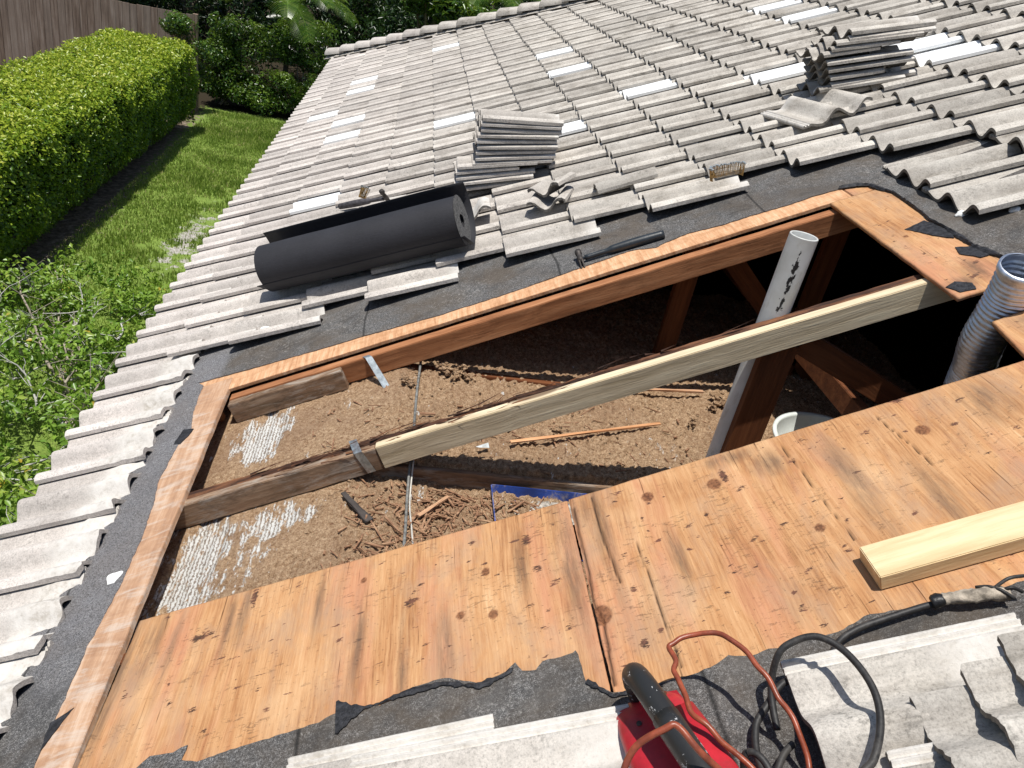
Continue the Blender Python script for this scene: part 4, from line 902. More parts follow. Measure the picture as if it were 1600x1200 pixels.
slat('wood_slat', 1.15, -.43, 1.245, -.565, .030, .006, .016, m_plain('dark_slat', (.06, .05, .045), .7, .3), 'dark flat slat lying on the insulation near the lower bay', 'slat', .5)
slat('wood_slat', 1.72, -.16, 2.36, .09, .014, .006, .026, m_wood('slat_wood', (.45, .22, .10), (.6, .32, .16), (.7, .42, .24)), 'long thin orange wood sliver on the insulation behind the new timber', 'slat', 1)
slat('wood_slat', 1.40, -.52, 1.50, -.40, .012, .008, .020, m_wood('slat_wood2', (.35, .2, .12), (.5, .3, .18), (.6, .4, .24)), 'short tan wood stick beside the grey cable', 'slat', 1)
slat('wood_slat', 2.30, .33, 2.62, .36, .016, .008, .028, m_wood('slat_wood3', (.4, .2, .1), (.5, .3, .18), (.6, .36, .24)), 'reddish lath at the far edge of the insulation', 'slat', 1)
# blue tray of debris
def tray():
    root = empty('blue_tray', (1.90, -.46, .38), 'blue plastic tray half buried in debris at the plywood edge', 'tray')
    Mb = m_plain('blue_plastic', (.02, .055, .26), .4, .5, var=.35, scale=14, dirt=((.35, .30, .24), 12, .6))
    vs = []; fs = []
    x0, x1, y0, y1, z0, z1 = 1.66, 2.25, -.64, -.34, ZAT(1.8, -.5) - .004, ZAT(1.8, -.5) + .034
    def q(a): b = len(vs); vs.extend(a); fs.append((b, b + 1, b + 2, b + 3))
    q([(x0, y0, z0), (x1, y0, z0), (x1, y1, z0), (x0, y1, z0)]); q([(x0, y0, z0), (x0, y1, z0), (x0 - .008, y1 + .008, z1), (x0 - .008, y0, z1)]); q([(x0, y1, z0), (x1, y1, z0), (x1, y1 + .008, z1), (x0 - .008, y1 + .008, z1)])
    o = obj('tray_shell', mesh('tray_shell', vs, fs, Mb), root); md = o.modifiers.new('t', 'SOLIDIFY'); md.thickness = .004
    vs = []; fs = []; nx = 34
    for i in range(nx + 1):
        for j in range(16 + 1):
            x = x0 + .02 + .5 * i / nx; y = y0 + (y1 - y0 - .02) * j / 16; vs.append((x, y, z0 + .004 + .020 * mn.noise(Vector((x * 9, y * 9, 2))) + .012 * mn.noise(Vector((x * 40, y * 40, 2)))))
    for i in range(nx):
        for j in range(16): a = i * 17 + j; fs.append((a, a + 17, a + 18, a + 1))
    obj('tray_debris', mesh('tray_debris', vs, fs, m_plain('tray_dust', (.36, .33, .29), .9, .1, var=.5, scale=60, bstr=.8)), root)
tray()
tag(obj('paper_scrap', mesh('paper_scrap', [(1.60, -.22, ZAT(1.6, -.2) + .03), (1.64, -.20, ZAT(1.6, -.2) + .02), (1.635, -.185, ZAT(1.6, -.2) + .032), (1.59, -.20, ZAT(1.6, -.2) + .018)], [(0, 1, 2, 3)], m_plain('paper', (.62, .66, .66), .7, .3))), 'scrap of pale paper on the insulation', 'scrap')
# ------------------------------------------------------------------ new lumber, hammer, coils
def lumber():
    root = tag(rbox('timber', 2.506, 3.75, -1.448, -1.357, PT + .002, PT + .040, MW_new, None, seg=.1, jit=.0004, bev=.002, rot=Matrix.Rotation(.005, 4, 'Z')), 'clean pale new timber lying on the plywood at the right', 'timber')
    return root
lumber()
M_steel = m_plain('rusty_steel', (.055, .048, .044), .6, .4, .4, var=.4, scale=40)
def hammer(mat4, label, grip, haft):
    root = link(bpy.data.objects.new('hammer', None)); root.matrix_basis = mat4; tag(root, label, 'hammer')
    def ch(name, me): o = link(bpy.data.objects.new(name, me)); o.parent = root; return o
    pts = [(x, .0025 * math.sin(x * 9), 0) for x in np.linspace(.02, .36, 22)]
    ch('handle', tube_mesh('handle', pts, [.011 if p[0] < .13 else .0165 + .0035 * max(0, math.sin((p[0] - .13) * 13.5)) for p in pts], grip, 14))
    ch('shaft', tube_mesh('shaft', [(-.005, 0, 0), (.03, 0, 0), (.12, 0, 0)], .0068, haft, 12))
    ch('head', tube_mesh('head', [(0, .060, 0), (0, .056, 0), (0, .038, 0), (0, .034, 0), (0, .016, 0), (0, 0, 0), (0, -.014, 0)], [.012, .0145, .0145, .010, .012, .0135, .012], M_steel, 14))
    vs = []; fs = []
    for sgn in (-1, 1):
        b = len(vs)
        for i in range(7):
            u = i / 6; y = -.012 - .058 * u; z = -.020 * u * u; w0 = .002 + .003 * u; w1 = .011 - .002 * u
            for (xx, zz) in ((w0, .007 * (1 - u)), (w1, .007 * (1 - u)), (w1, -.007 * (1 - u) - .001), (w0, -.007 * (1 - u) - .001)): vs.append((sgn * xx, y, z + zz))
        for i in range(6):
            for k in range(4): fs.append((b + i * 4 + k, b + i * 4 + (k + 1) % 4, b + (i + 1) * 4 + (k + 1) % 4, b + (i + 1) * 4 + k))
        fs.append((b + 24, b + 25, b + 26, b + 27))
    ch('claw', mesh('claw', vs, fs, M_steel, True))
M_grip = m_plain('blue_black_grip', (.018, .024, .030), .42, .5, var=.2, scale=30)
hammer(RF @ Matrix.Translation((2.215, .560, FT + .018)) @ Matrix.Rotation(-.02, 4, 'Z') @ Matrix.Rotation(math.pi / 2 * .15, 4, 'X'), 'black handled hammer lying on the felt beside the opening', M_grip, M_grip)
M_wrap = m_plain('tape_wrap', (.07, .065, .07), .6, .3, var=.4, scale=40)
hammer(RF @ Matrix.Translation((1.335, 1.905, .072)) @ Matrix.Rotation(math.radians(148), 4, 'Z') @ Matrix.Rotation(.04, 4, 'Y') @ Matrix.Rotation(1.25, 4, 'X'), 'worn hammer with taped grip half hidden behind the felt roll', M_wrap, M_steel)
M_nail = m_plain('brassy_nail', (.42, .27, .10), .45, .5, .6, var=.5, scale=60)
def nail_coil(mat4, n, ln, spread, label, ragg):
    root = link(bpy.data.objects.new('nail_coil', None)); root.matrix_basis = mat4; tag(root, label, 'nail coil', 'coils of roofing nails')
    vs = []; fs = []; m = 5; hv = []; hf = []; r2 = random.Random(n)
    for i in range(n):
        u = i / (n - 1); a = math.pi * (1.05 * u); R = spread * (1 + .1 * math.sin(u * 9)); bx = R * math.cos(a); by = R * .5 * math.sin(a)
        tx = bx * 1.05 + r2.uniform(-ragg, ragg); ty = by + r2.uniform(-ragg, ragg); tz = ln * r2.uniform(.85, 1.0)
        p = Vector((bx, by, 0)); q = Vector((tx, ty, tz)); d = (q - p).normalized(); aa = d.orthogonal().normalized(); bb = d.cross(aa); b0 = len(vs)
        for e in (p, q):
            for k in range(m): an = 2 * math.pi * k / m; vs.append(tuple(e + (aa * math.cos(an) + bb * math.sin(an)) * .0016))
        fs += [(b0 + k, b0 + (k + 1) % m, b0 + m + (k + 1) % m, b0 + m + k) for k in range(m)]
        b1 = len(hv)
        for e, r in ((q, .0050), (q + d * .0015, .0050)):
            for k in range(8): an = 2 * math.pi * k / 8; hv.append(tuple(e + (aa * math.cos(an) + bb * math.sin(an)) * r))
        hf += [(b1 + k, b1 + (k + 1) % 8, b1 + 8 + (k + 1) % 8, b1 + 8 + k) for k in range(8)] + [tuple(b1 + 8 + k for k in range(8))]
    o = link(bpy.data.objects.new('nails', mesh('nails', vs, fs, M_nail))); o.parent = root
    o = link(bpy.data.objects.new('nail_heads', mesh('nail_heads', hv, hf, M_metal))); o.parent = root
    # the two collating wires
    for z in (.32, .62):
        pts = []
        for i in range(30): u = i / 29; a = math.pi * 1.05 * u; pts.append((spread * math.cos(a) * 1.02, spread * .5 * math.sin(a), ln * z))
        o = link(bpy.data.objects.new('collating_wire', tube_mesh('collating_wire', pts, .001, M_nail, 5))); o.parent = root
nail_coil(Matrix.Translation(P(2.935, .80, .0) + Vector((0, 0, .0))) @ Matrix.Rotation(.25, 4, 'Z') @ Matrix.Rotation(-.25, 4, 'Y'), 46, .058, .075, 'coil of thin brassy nails standing on the edge tile right of the hammer', .003)
nail_coil(Matrix.Translation(P(1.18, 2.05, .075)) @ Matrix.Rotation(.9, 4, 'Z') @ Matrix.Rotation(.35, 4, 'Y'), 30, .07, .028, 'tangled little coil of nails behind the felt roll', .014)
# ------------------------------------------------------------------ red tool and cables at the bottom
def red_tool():
    root = link(bpy.data.objects.new('power_tool', None)); root.matrix_basis = RF @ Matrix.Translation((2.018, -1.752, FT)) @ Matrix.Rotation(.12, 4, 'Z') @ Matrix.Scale(1.22, 4); tag(root, 'red power tool with worn black tubular handle standing on the felt', 'power tool')
    Mr = m_plain('red_plastic', (.42, .015, .025), .42, .5, var=.25, scale=12, dirt=((.20, .03, .03), 10, .35))
    def loft(name, st_, seg=36, mat=Mr):
        vs = []; fs = []
        for (y, hw, z0, z1, xo) in st_:
            for k in range(seg):
                a = 2 * math.pi * k / seg; cx, sx = math.cos(a), math.sin(a); e = .45
                vs.append((xo + hw * math.copysign(abs(cx) ** e, cx), y, (z0 + z1) / 2 + (z1 - z0) / 2 * math.copysign(abs(sx) ** e, sx)))
        for i in range(len(st_) - 1):
            for k in range(seg): fs.append((i * seg + k, (i + 1) * seg + k, (i + 1) * seg + (k + 1) % seg, i * seg + (k + 1) % seg))
        fs.append(tuple(range(seg))); fs.append(tuple(len(vs) - 1 - k for k in range(seg)))
        o = link(bpy.data.objects.new(name, mesh(name, vs, fs, mat, True))); o.parent = root; return o
    loft('body', [(.150, .030, .004, .020, -.01), (.146, .040, .002, .030, -.01), (.125, .052, 0, .045, -.008), (.09, .060, 0, .058, -.004), (.03, .066, 0, .068, 0), (-.05, .068, 0, .072, .006), (-.20, .068, 0, .074, .016)])
    loft('motor_cover', [(.085, .020, .040, .066, .030), (.080, .026, .040, .074, .030), (.03, .030, .040, .084, .034), (-.05, .032, .04, .088, .040), (-.20, .032, .04, .090, .050)])
    loft('base_skirt', [(.160, .040, -.002, .006, -.01), (.155, .058, -.002, .008, -.01), (.02, .078, -.002, .010, 0), (-.20, .080, -.002, .012, .016)])
    for (x, y, z) in ((-.030, .085, .058), (-.040, .0, .068), (-.036, -.10, .072)):
        o = link(bpy.data.objects.new('screw', tube_mesh('screw', [(x, y, z - .002), (x, y, z + .0025)], .0042, M_steel, 12))); o.parent = root
    # side rib
    for x in (-.055,):
        o = link(bpy.data.objects.new('housing_rib', tube_mesh('housing_rib', [(x, .115, .03), (x * 1.05, .06, .045), (x * 1.08, 0, .05), (x * 1.0, -.14, .052)], .005, Mr, 8))); o.parent = root
    n = NT('scuffed_handle'); c = n.coord('Object'); f = n.noise(c, 26, 6, .75, .8)
    col = n.mix(n.ramp(f, [(.60, 0), (.63, 1)]), (.020, .020, .020), (.55, .55, .56)); n.fin(col, .42, n.bump(f, .2, .003), .5)
    pts = smooth_path([(-.012, .150, .020), (-.012, .152, .060), (-.010, .135, .100), (-.004, .09, .122), (.006, .02, .128), (.018, -.06, .128), (.03, -.16, .122)], 8)
    o = link(bpy.data.objects.new('handle', tube_mesh('handle', pts, [.017 if i < 8 else .0185 for i in range(len(pts))], n.m, 20))); o.parent = root
    o = link(bpy.data.objects.new('handle_sleeve', tube_mesh('handle_sleeve', [(.0045, .030, .1275), (.007, .012, .128), (.0185, -.06, .128), (.03, -.16, .122)], .0202, n.m, 20))); o.parent = root
    # rating label with dark printed bars
    Ml = m_plain('label_white', (.72, .74, .78), .5, .3, var=.05); Mk = m_plain('label_ink', (.05, .06, .10), .5, .3)
    zt = .083
    o = link(bpy.data.objects.new('rating_label', mesh('rating_label', [(-.034, -.085, zt), (-.004, -.085, zt + .006), (-.004, -.035, zt + .006), (-.034, -.035, zt)], [(0, 1, 2, 3)], Ml))); o.parent = root
    vs = []; fs = []
    for i in range(9):
        y = -.082 + i * .0052; b = len(vs); w = .0014 + .001 * (i % 3); vs += [(-.032, y, zt + .0012), (-.016 + .008 * (i % 2), y, zt + .0050), (-.016 + .008 * (i % 2), y + w, zt + .0050), (-.032, y + w, zt + .0012)]; fs.append((b, b + 1, b + 2, b + 3))
    l2 = link(bpy.data.objects.new('label_print', mesh('label_print', vs, fs, Mk))); l2.parent = o
red_tool()
def cable(name, stpts, r, mat, label, wob=0.):
    pts = [P(s, t, h) for s, t, h in stpts]; pts = smooth_path(pts, 8)
    if wob: pts = [p + mn.noise_vector(p * 28) * wob for p in pts]
    return tag(obj(name, tube_mesh(name, pts, r, mat, 12)), label, 'cable')
cable('cable', [(1.88, -1.90, .02), (1.916, -1.850, .12), (1.957, -1.812, .165), (2.014, -1.802, .182), (2.034, -1.803, .180), (2.056, -1.835, .15), (2.10, -1.86, .07), (2.135, -1.88, .0), (2.14, -2.0, -.03)], .0055, M_redw, 'short red brown cable crossing over the black handle of the red tool')
cable('cable', [(2.14, -1.95, -.03), (2.14, -1.86, .0), (2.128, -1.805, .03), (2.10, -1.763, .045), (2.083, -1.728, .055), (2.064, -1.697, .06), (2.063, -1.65, .06), (2.056, -1.613, .06), (2.066, -1.59, .06), (2.061, -1.558, .06), (2.076, -1.551, .06), (2.102, -1.542, .06), (2.131, -1.549, .06), (2.163, -1.563, .06), (2.187, -1.601, .055), (2.205, -1.647, .045), (2.213, -1.683, .03), (2.225, -1.73, .0), (2.222, -1.79, -.03), (2.19, -1.85, -.02), (2.16, -1.90, .0), (2.15, -2.0, 0)], .0050, M_redw, 'kinked red brown cable standing in a tall loop over the torn felt', .004)
cable('cable', [(2.575, -1.532, -.052), (2.549, -1.530, -.053), (2.472, -1.534, -.053), (2.419, -1.540, -.052), (2.376, -1.556, -.052), (2.33, -1.60, -.045), (2.28, -1.615, -.045), (2.24, -1.625, -.035), (2.20, -1.655, -.04), (2.165, -1.69, -.045), (2.15, -1.76, -.05), (2.17, -1.85, -.05), (2.2, -1.95, -.05)], .0066, M_blk, 'thick black cable snaking along the torn felt edge')
cable('cable', [(2.20, -1.70, -.05), (2.215, -1.64, -.02), (2.245, -1.612, .03), (2.28, -1.605, .045), (2.318, -1.612, .05), (2.346, -1.642, .045), (2.361, -1.69, .04), (2.362, -1.74, .035), (2.345, -1.79, .03), (2.31, -1.84, .03), (2.27, -1.87, .03), (2.25, -1.95, .0)], .0064, M_blk, 'black cable arching in a loop over the large pale tile')
cable('cable', [(2.215, -1.735, -.045), (2.19, -1.755, -.04), (2.165, -1.79, -.04), (2.155, -1.83, -.04), (2.16, -1.9, -.04)], .0062, M_blk, 'short bent stretch of black cable among the loops')
cable('cable', [(2.11, -1.80, -.03), (2.125, -1.775, .02), (2.145, -1.785, .03), (2.155, -1.82, .02), (2.15, -1.9, 0)], .0062, M_blk, 'black cable turning tightly beside the red tool')
# taped cable joint with frayed paper
def joint():
    root = empty('cable_joint', P(2.62, -1.54, FT), 'frayed cable joint wrapped in dirty tape on the felt', 'cable joint')
    Mt = m_plain('dirty_tape', (.36, .31, .25), .8, .2, var=.45, scale=45, bstr=.8)
    pts = [P(s, t, h) for s, t, h in [(2.575, -1.532, -.05), (2.60, -1.533, -.046), (2.63, -1.540, -.044), (2.66, -1.546, -.044), (2.70, -1.553, -.05)]]
    o = obj('tape_wrap', tube_mesh('tape_wrap', smooth_path(pts, 8), [.012 + .003 * mn.noise(Vector((i * .6, 0, 0))) for i in range(33)], Mt, 12, wob=.5), root)
    obj('tape_end', tube_mesh('tape_end', smooth_path([P(2.567, -1.531, -.05), P(2.578, -1.532, -.048), P(2.590, -1.533, -.047)], 4), [.012, .013, .014, .0135, .014, .014, .013, .0125, .011], M_tar, 10, wob=.6), root)
    r2 = random.Random(4)
    for i in range(4):
        a = Vector((2.655 + .01 * i, -1.525 - .008 * i, -.045)); e = a + Vector((r2.uniform(.03, .07), r2.uniform(-.04, .02), r2.uniform(-.012, .012)))
        obj('frayed_wire', tube_mesh('frayed_wire', smooth_path([P(*a), P(*((a + e) / 2 + Vector((0, 0, .012)))), P(*e)], 5), .0035, M_blk, 7), root)
joint()
# ------------------------------------------------------------------ ground
def m_ground():
    n = NT('lawn_ground'); c = n.pos(); x = n.sep(c)
    f = n.noise(c, 12, 6, .7); g = n.noise(c, 60, 4, .7); l = n.noise(c, 1.1, 4, .6)
    grass = n.ramp(n.math('ADD', n.math('MULTIPLY', f, .5), n.math('MULTIPLY', g, .5)), [(.36, (.09, .14, .03)), (.52, (.17, .25, .05)), (.66, (.27, .33, .09))])
    dirt = n.ramp(f, [(.35, (.06, .045, .03)), (.52, (.15, .115, .085)), (.7, (.30, .25, .20))])
    sand = n.ramp(g, [(.38, (.16, .14, .11)), (.6, (.52, .50, .47))])
    dirt = n.mix(n.math('MULTIPLY', n.math('SUBTRACT', x[1], 16.3), 2.5, clamp=True), dirt, (.035, .028, .018))  # soil behind the lawn darkened, shade under the shrubs and trees painted in
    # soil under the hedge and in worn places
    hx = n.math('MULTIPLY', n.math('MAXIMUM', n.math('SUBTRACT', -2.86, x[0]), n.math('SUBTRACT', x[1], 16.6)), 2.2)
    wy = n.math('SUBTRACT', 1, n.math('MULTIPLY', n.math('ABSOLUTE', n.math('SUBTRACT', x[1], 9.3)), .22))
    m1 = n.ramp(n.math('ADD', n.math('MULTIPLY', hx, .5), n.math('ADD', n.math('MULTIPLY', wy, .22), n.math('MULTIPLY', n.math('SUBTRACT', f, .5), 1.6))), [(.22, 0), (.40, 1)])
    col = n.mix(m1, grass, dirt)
    dx = n.math('MULTIPLY', n.math('ADD', x[0], 1.70), 3.0); dy = n.math('MULTIPLY', n.math('SUBTRACT', x[1], 8.9), .62)
    d = n.math('SQRT', n.math('ADD', n.math('MULTIPLY', dx, dx), n.math('MULTIPLY', dy, dy)))
    m2 = n.ramp(n.math('ADD', d, n.math('MULTIPLY', n.math('SUBTRACT', n.noise(c, 5, 6, .75), .5), 5.0)), [(.20, 1), (.6, 0)])
    col = n.mix(m2, col, sand)
    return n.fin(col, .95, n.bump(f, .8, .03), .1)
vs = []; fs = []; 
gx = np.concatenate([[-60, -20], np.arange(-6, 4.01, .25), [20, 60]]); gy = np.concatenate([[-40, -10], np.arange(0, 20.01, .25), [40, 90]])
X, Y = np.meshgrid(gx, gy, indexing='ij'); Z = np.full_like(X, GZ)
for i in range(X.shape[0]):
    for j in range(X.shape[1]): Z[i, j] += .03 * mn.noise(Vector((X[i, j] * .9, Y[i, j] * .9, 0)))
idx = np.arange(X.size).reshape(X.shape)
f = np.stack([idx[:-1, :-1], idx[1:, :-1], idx[1:, 1:], idx[:-1, 1:]], -1).reshape(-1, 4)
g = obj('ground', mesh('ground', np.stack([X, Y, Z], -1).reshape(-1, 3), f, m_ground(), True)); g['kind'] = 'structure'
def nz2(x, y, sc, o=0): return np.array([mn.noise(Vector((a * sc, b * sc, o))) for a, b in zip(x, y)])
M_grass = m_leaf('grass_blades', [(0, (.15, .24, .035)), (.42, (.29, .39, .070)), (.75, (.42, .48, .14)), (1, (.54, .46, .24))], .5, .3)
def grass():
    n = 95000; y = 1.5 + 15.3 * rng.random(n) ** .8; x = -3.1 + 3.3 * rng.random(n)
    keep = np.ones(n, bool); nn = nz2(x, y, 2.2) + .5 * nz2(x, y, 7, 2)
    hedge_d = np.maximum(-2.86 - x, y - 16.5); d = np.sqrt(((x + 1.70) * 3.0) ** 2 + ((y - 8.9) * .62) ** 2)
    keep &= ~(rng.random(n) < np.clip(hedge_d * 2.2 + nn * 1.2 + .25 * (1 - np.abs(y - 9.3) * .22), 0, .97)); keep &= ~((d + nn * 2.6 < .5) & (rng.random(n) < .85))
    x = x[keep]; y = y[keep]; n = len(x); nn = nn[keep]
    h = (.035 + .035 * rng.random(n)) * (1 + .5 * nn); w = .004 + .004 * rng.random(n) + .0004 * y; a = rng.random(n) * 2 * np.pi; ln = .7 * (rng.random(n)) * h; la = rng.random(n) * 2 * np.pi
    p0 = np.stack([x - np.cos(a) * w, y - np.sin(a) * w, np.full(n, GZ - .012)], 1); p1 = np.stack([x + np.cos(a) * w, y + np.sin(a) * w, np.full(n, GZ - .012)], 1)
    p2 = np.stack([x + np.cos(la) * ln, y + np.sin(la) * ln, GZ + h], 1)
    vs = np.stack([p0, p1, p2], 1).reshape(-1, 3); fs = np.arange(3 * n).reshape(-1, 3)
    v = np.repeat(np.clip(.38 + .25 * rng.standard_normal(n) - .45 * nn, 0, 1), 3)
    tag(obj('lawn_grass', mesh('lawn_grass', vs, fs, M_grass, False, {'v': v})), 'short green lawn grass between the hedge and the eave', 'grass', kind='stuff')
grass()
# ------------------------------------------------------------------ foliage helpers
def leaves_mesh(name, pos, nrm, size, v, mat, aspect=.5, rnd=.7, droop=.25):
    n = len(pos); pos = np.asarray(pos); d = rng.standard_normal((n, 3)); nrm = np.asarray(nrm) + rnd * d; nrm /= np.linalg.norm(nrm, axis=1, keepdims=True)
    t = rng.standard_normal((n, 3)); t -= (t * nrm).sum(1, keepdims=True) * nrm; t[:, 2] -= droop; t -= (t * nrm).sum(1, keepdims=True) * nrm; t /= np.linalg.norm(t, axis=1, keepdims=True)
    b = np.cross(nrm, t); L = np.asarray(size)[:, None] * np.ones((n, 1)); w = L * aspect * .5
    p0 = pos - t * L * .5; p3 = pos + t * L * .5 - nrm * L * .10; p1 = pos + b * w + nrm * L * .10 - t * L * .05; p2 = pos - b * w + nrm * L * .10 - t * L * .05
    vs = np.stack([p0, p1, p3, p2], 1).reshape(-1, 3); i = np.arange(n) * 4
    fs = np.stack([np.stack([i, i + 1, i + 2], 1), np.stack([i, i + 2, i + 3], 1)], 1).reshape(-1, 3)
    return mesh(name, vs, fs, mat, False, {'v': np.repeat(v, 4)})
def branches_mesh(name, segs, mat):
    vs = []; fs = []; m = 5
    for (p, q, r0, r1) in segs:
        p = Vector(p); q = Vector(q); d = (q - p).normalized(); a = d.orthogonal().normalized(); b = d.cross(a); b0 = len(vs)
        for e, r in ((p, r0), (q, r1)):
            for k in range(m): an = 2 * math.pi * k / m; vs.append(tuple(e + (a * math.cos(an) + b * math.sin(an)) * r))
        fs += [(b0 + k, b0 + (k + 1) % m, b0 + m + (k + 1) % m, b0 + m + k) for k in range(m)]
    return mesh(name, vs, fs, mat, True)
# clipped hedge along the fence line
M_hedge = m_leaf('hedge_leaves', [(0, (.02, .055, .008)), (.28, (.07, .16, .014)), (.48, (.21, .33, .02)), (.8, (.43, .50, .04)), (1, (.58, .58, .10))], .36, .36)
def hedge():
    X0, X1, Y0, Y1, ZB, ZT = -4.62, -3.02, 3.0, 14.9, GZ + .18, -.93
    root = empty('hedge', ((X0 + X1) / 2, 9, GZ), 'long clipped bright green hedge along the left side of the lawn', 'hedge')
    n = 64000; k = rng.random(n); pos = np.zeros((n, 3)); nr = np.zeros((n, 3)); y = Y0 + (Y1 - Y0) * rng.random(n) ** .85
    top = k < .46; side = (k >= .46) & (k < .93); end = k >= .93
    pos[:, 1] = y; x = X0 + (X1 - X0) * rng.random(n); z = ZB + (ZT - ZB) * rng.random(n)
    pos[top, 0] = x[top]; pos[top, 2] = ZT; nr[top] = (0.1, 0, 1); pos[side, 0] = X1; pos[side, 2] = z[side]; nr[side] = (.75, 0, 1.0)
    pos[end, 0] = x[end]; pos[end, 1] = Y1 - .0; pos[end, 2] = z[end]; nr[end] = (0, 1, .2)
    # rounded shoulder
    cx = np.clip((pos[:, 0] - (X1 - .28)) / .28, 0, 1); cz = np.clip((pos[:, 2] - (ZT - .28)) / .28, 0, 1)
    pos[top, 2] -= .10 * cx[top] ** 2; pos[side, 0] -= .16 * cz[side] ** 2
    nn = nz2(pos[:, 0] + pos[:, 1], pos[:, 2] + pos[:, 1] * .3, 1.6) + .6 * nz2(pos[:, 1], pos[:, 2] + pos[:, 0], 4.5, 3)
    low = np.clip((ZB + .5 - pos[:, 2]) / .5, 0, 1); pos[side, 0] += (.10 * nn - .28 * low ** 1.6)[side] * 1; pos[top, 2] += .07 * nn[top]
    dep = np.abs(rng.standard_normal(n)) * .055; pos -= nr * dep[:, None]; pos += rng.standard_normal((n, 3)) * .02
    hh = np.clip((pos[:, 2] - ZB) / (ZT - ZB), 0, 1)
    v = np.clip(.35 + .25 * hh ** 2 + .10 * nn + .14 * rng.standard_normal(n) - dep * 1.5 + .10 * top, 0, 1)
    keep = ~(side & (nn < -.42) & (rng.random(n) < .7)); 
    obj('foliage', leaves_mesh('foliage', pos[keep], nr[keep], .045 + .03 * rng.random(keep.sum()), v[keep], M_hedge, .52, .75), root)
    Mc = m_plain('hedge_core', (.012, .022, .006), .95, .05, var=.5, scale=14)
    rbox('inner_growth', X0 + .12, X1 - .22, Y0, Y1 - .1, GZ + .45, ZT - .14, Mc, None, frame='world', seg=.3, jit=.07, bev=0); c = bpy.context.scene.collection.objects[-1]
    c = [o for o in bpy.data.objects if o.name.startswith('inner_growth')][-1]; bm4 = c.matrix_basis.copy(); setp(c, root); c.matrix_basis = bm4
hedge()
# ------------------------------------------------------------------ fence behind
def m_fence():
    n = NT('fence_wood'); c = n.coord('Object'); r = n.attr('tint')
    cc = n.vmath('ADD', c, combine(n, n.math('MULTIPLY', r, 17), 0, n.math('MULTIPLY', r, 5)))
    f = n.noise(n.vmath('MULTIPLY', cc, (26, 26, 1.2)), 1, 6, .65); g = n.noise(n.vmath('MULTIPLY', cc, (3, 3, 1)), 1, 4, .6)
    col = n.ramp(n.math('ADD', n.math('MULTIPLY', f, .6), n.math('MULTIPLY', g, .4)), [(.36, (.10, .065, .045)), (.5, (.26, .19, .145)), (.66, (.44, .36, .30))])
    col = n.mix(n.math('MULTIPLY', n.math('FRACT', n.math('MULTIPLY', r, 3.7)), .45), col, (.36, .30, .25))
    return n.fin(col, .85, n.bump(f, .4, .01), .15)
def fence():
    yf = 16.35; x1 = -3.42; Z1 = -.62; root = empty('wooden_fence', (-6, yf, GZ), 'weathered tall plank fence closing the back left of the yard', 'fence')
    vs = []; fs = []; ti = []; r2 = random.Random(6); x = x1; i = 0
    while x > -16:
        w = .140; zt = Z1 + r2.uniform(-.012, .012) + .0; yy = yf + r2.uniform(-.006, .006); b = len(vs); sl = .0
        for (dx, dz) in ((0, GZ + .03), (-w + .006, GZ + .03), (-w + .006, zt), (0, zt)):
            for dy in (-.009, .009): vs.append((x + dx, yy + dy, dz))
        fs += [(b, b + 6, b + 4, b + 2), (b + 1, b + 3, b + 5, b + 7), (b + 4, b + 6, b + 7, b + 5), (b, b + 1, b + 7, b + 6), (b + 2, b + 4, b + 5, b + 3)]; ti += [r2.random()] * 8; x -= w; i += 1
    obj('planks', mesh('planks', vs, fs, m_fence(), False, {'tint': ti}), root)
    mp = m_wood('fence_rail', (.14, .09, .06), (.24, .17, .12), (.34, .26, .2))
    for z in (-2.3, -1.55, -.85): o = rbox('rail', -16, x1, yf + .014, yf + .05, z - .04, z + .04, mp, None, frame='world'); m4 = o.matrix_basis.copy(); setp(o, root); o.matrix_basis = m4
    o = rbox('end_post', x1, x1 + .10, yf - .03, yf + .07, GZ, Z1 + .03, m_fence(), None, frame='world'); m4 = o.matrix_basis.copy(); setp(o, root); o.matrix_basis = m4
fence()
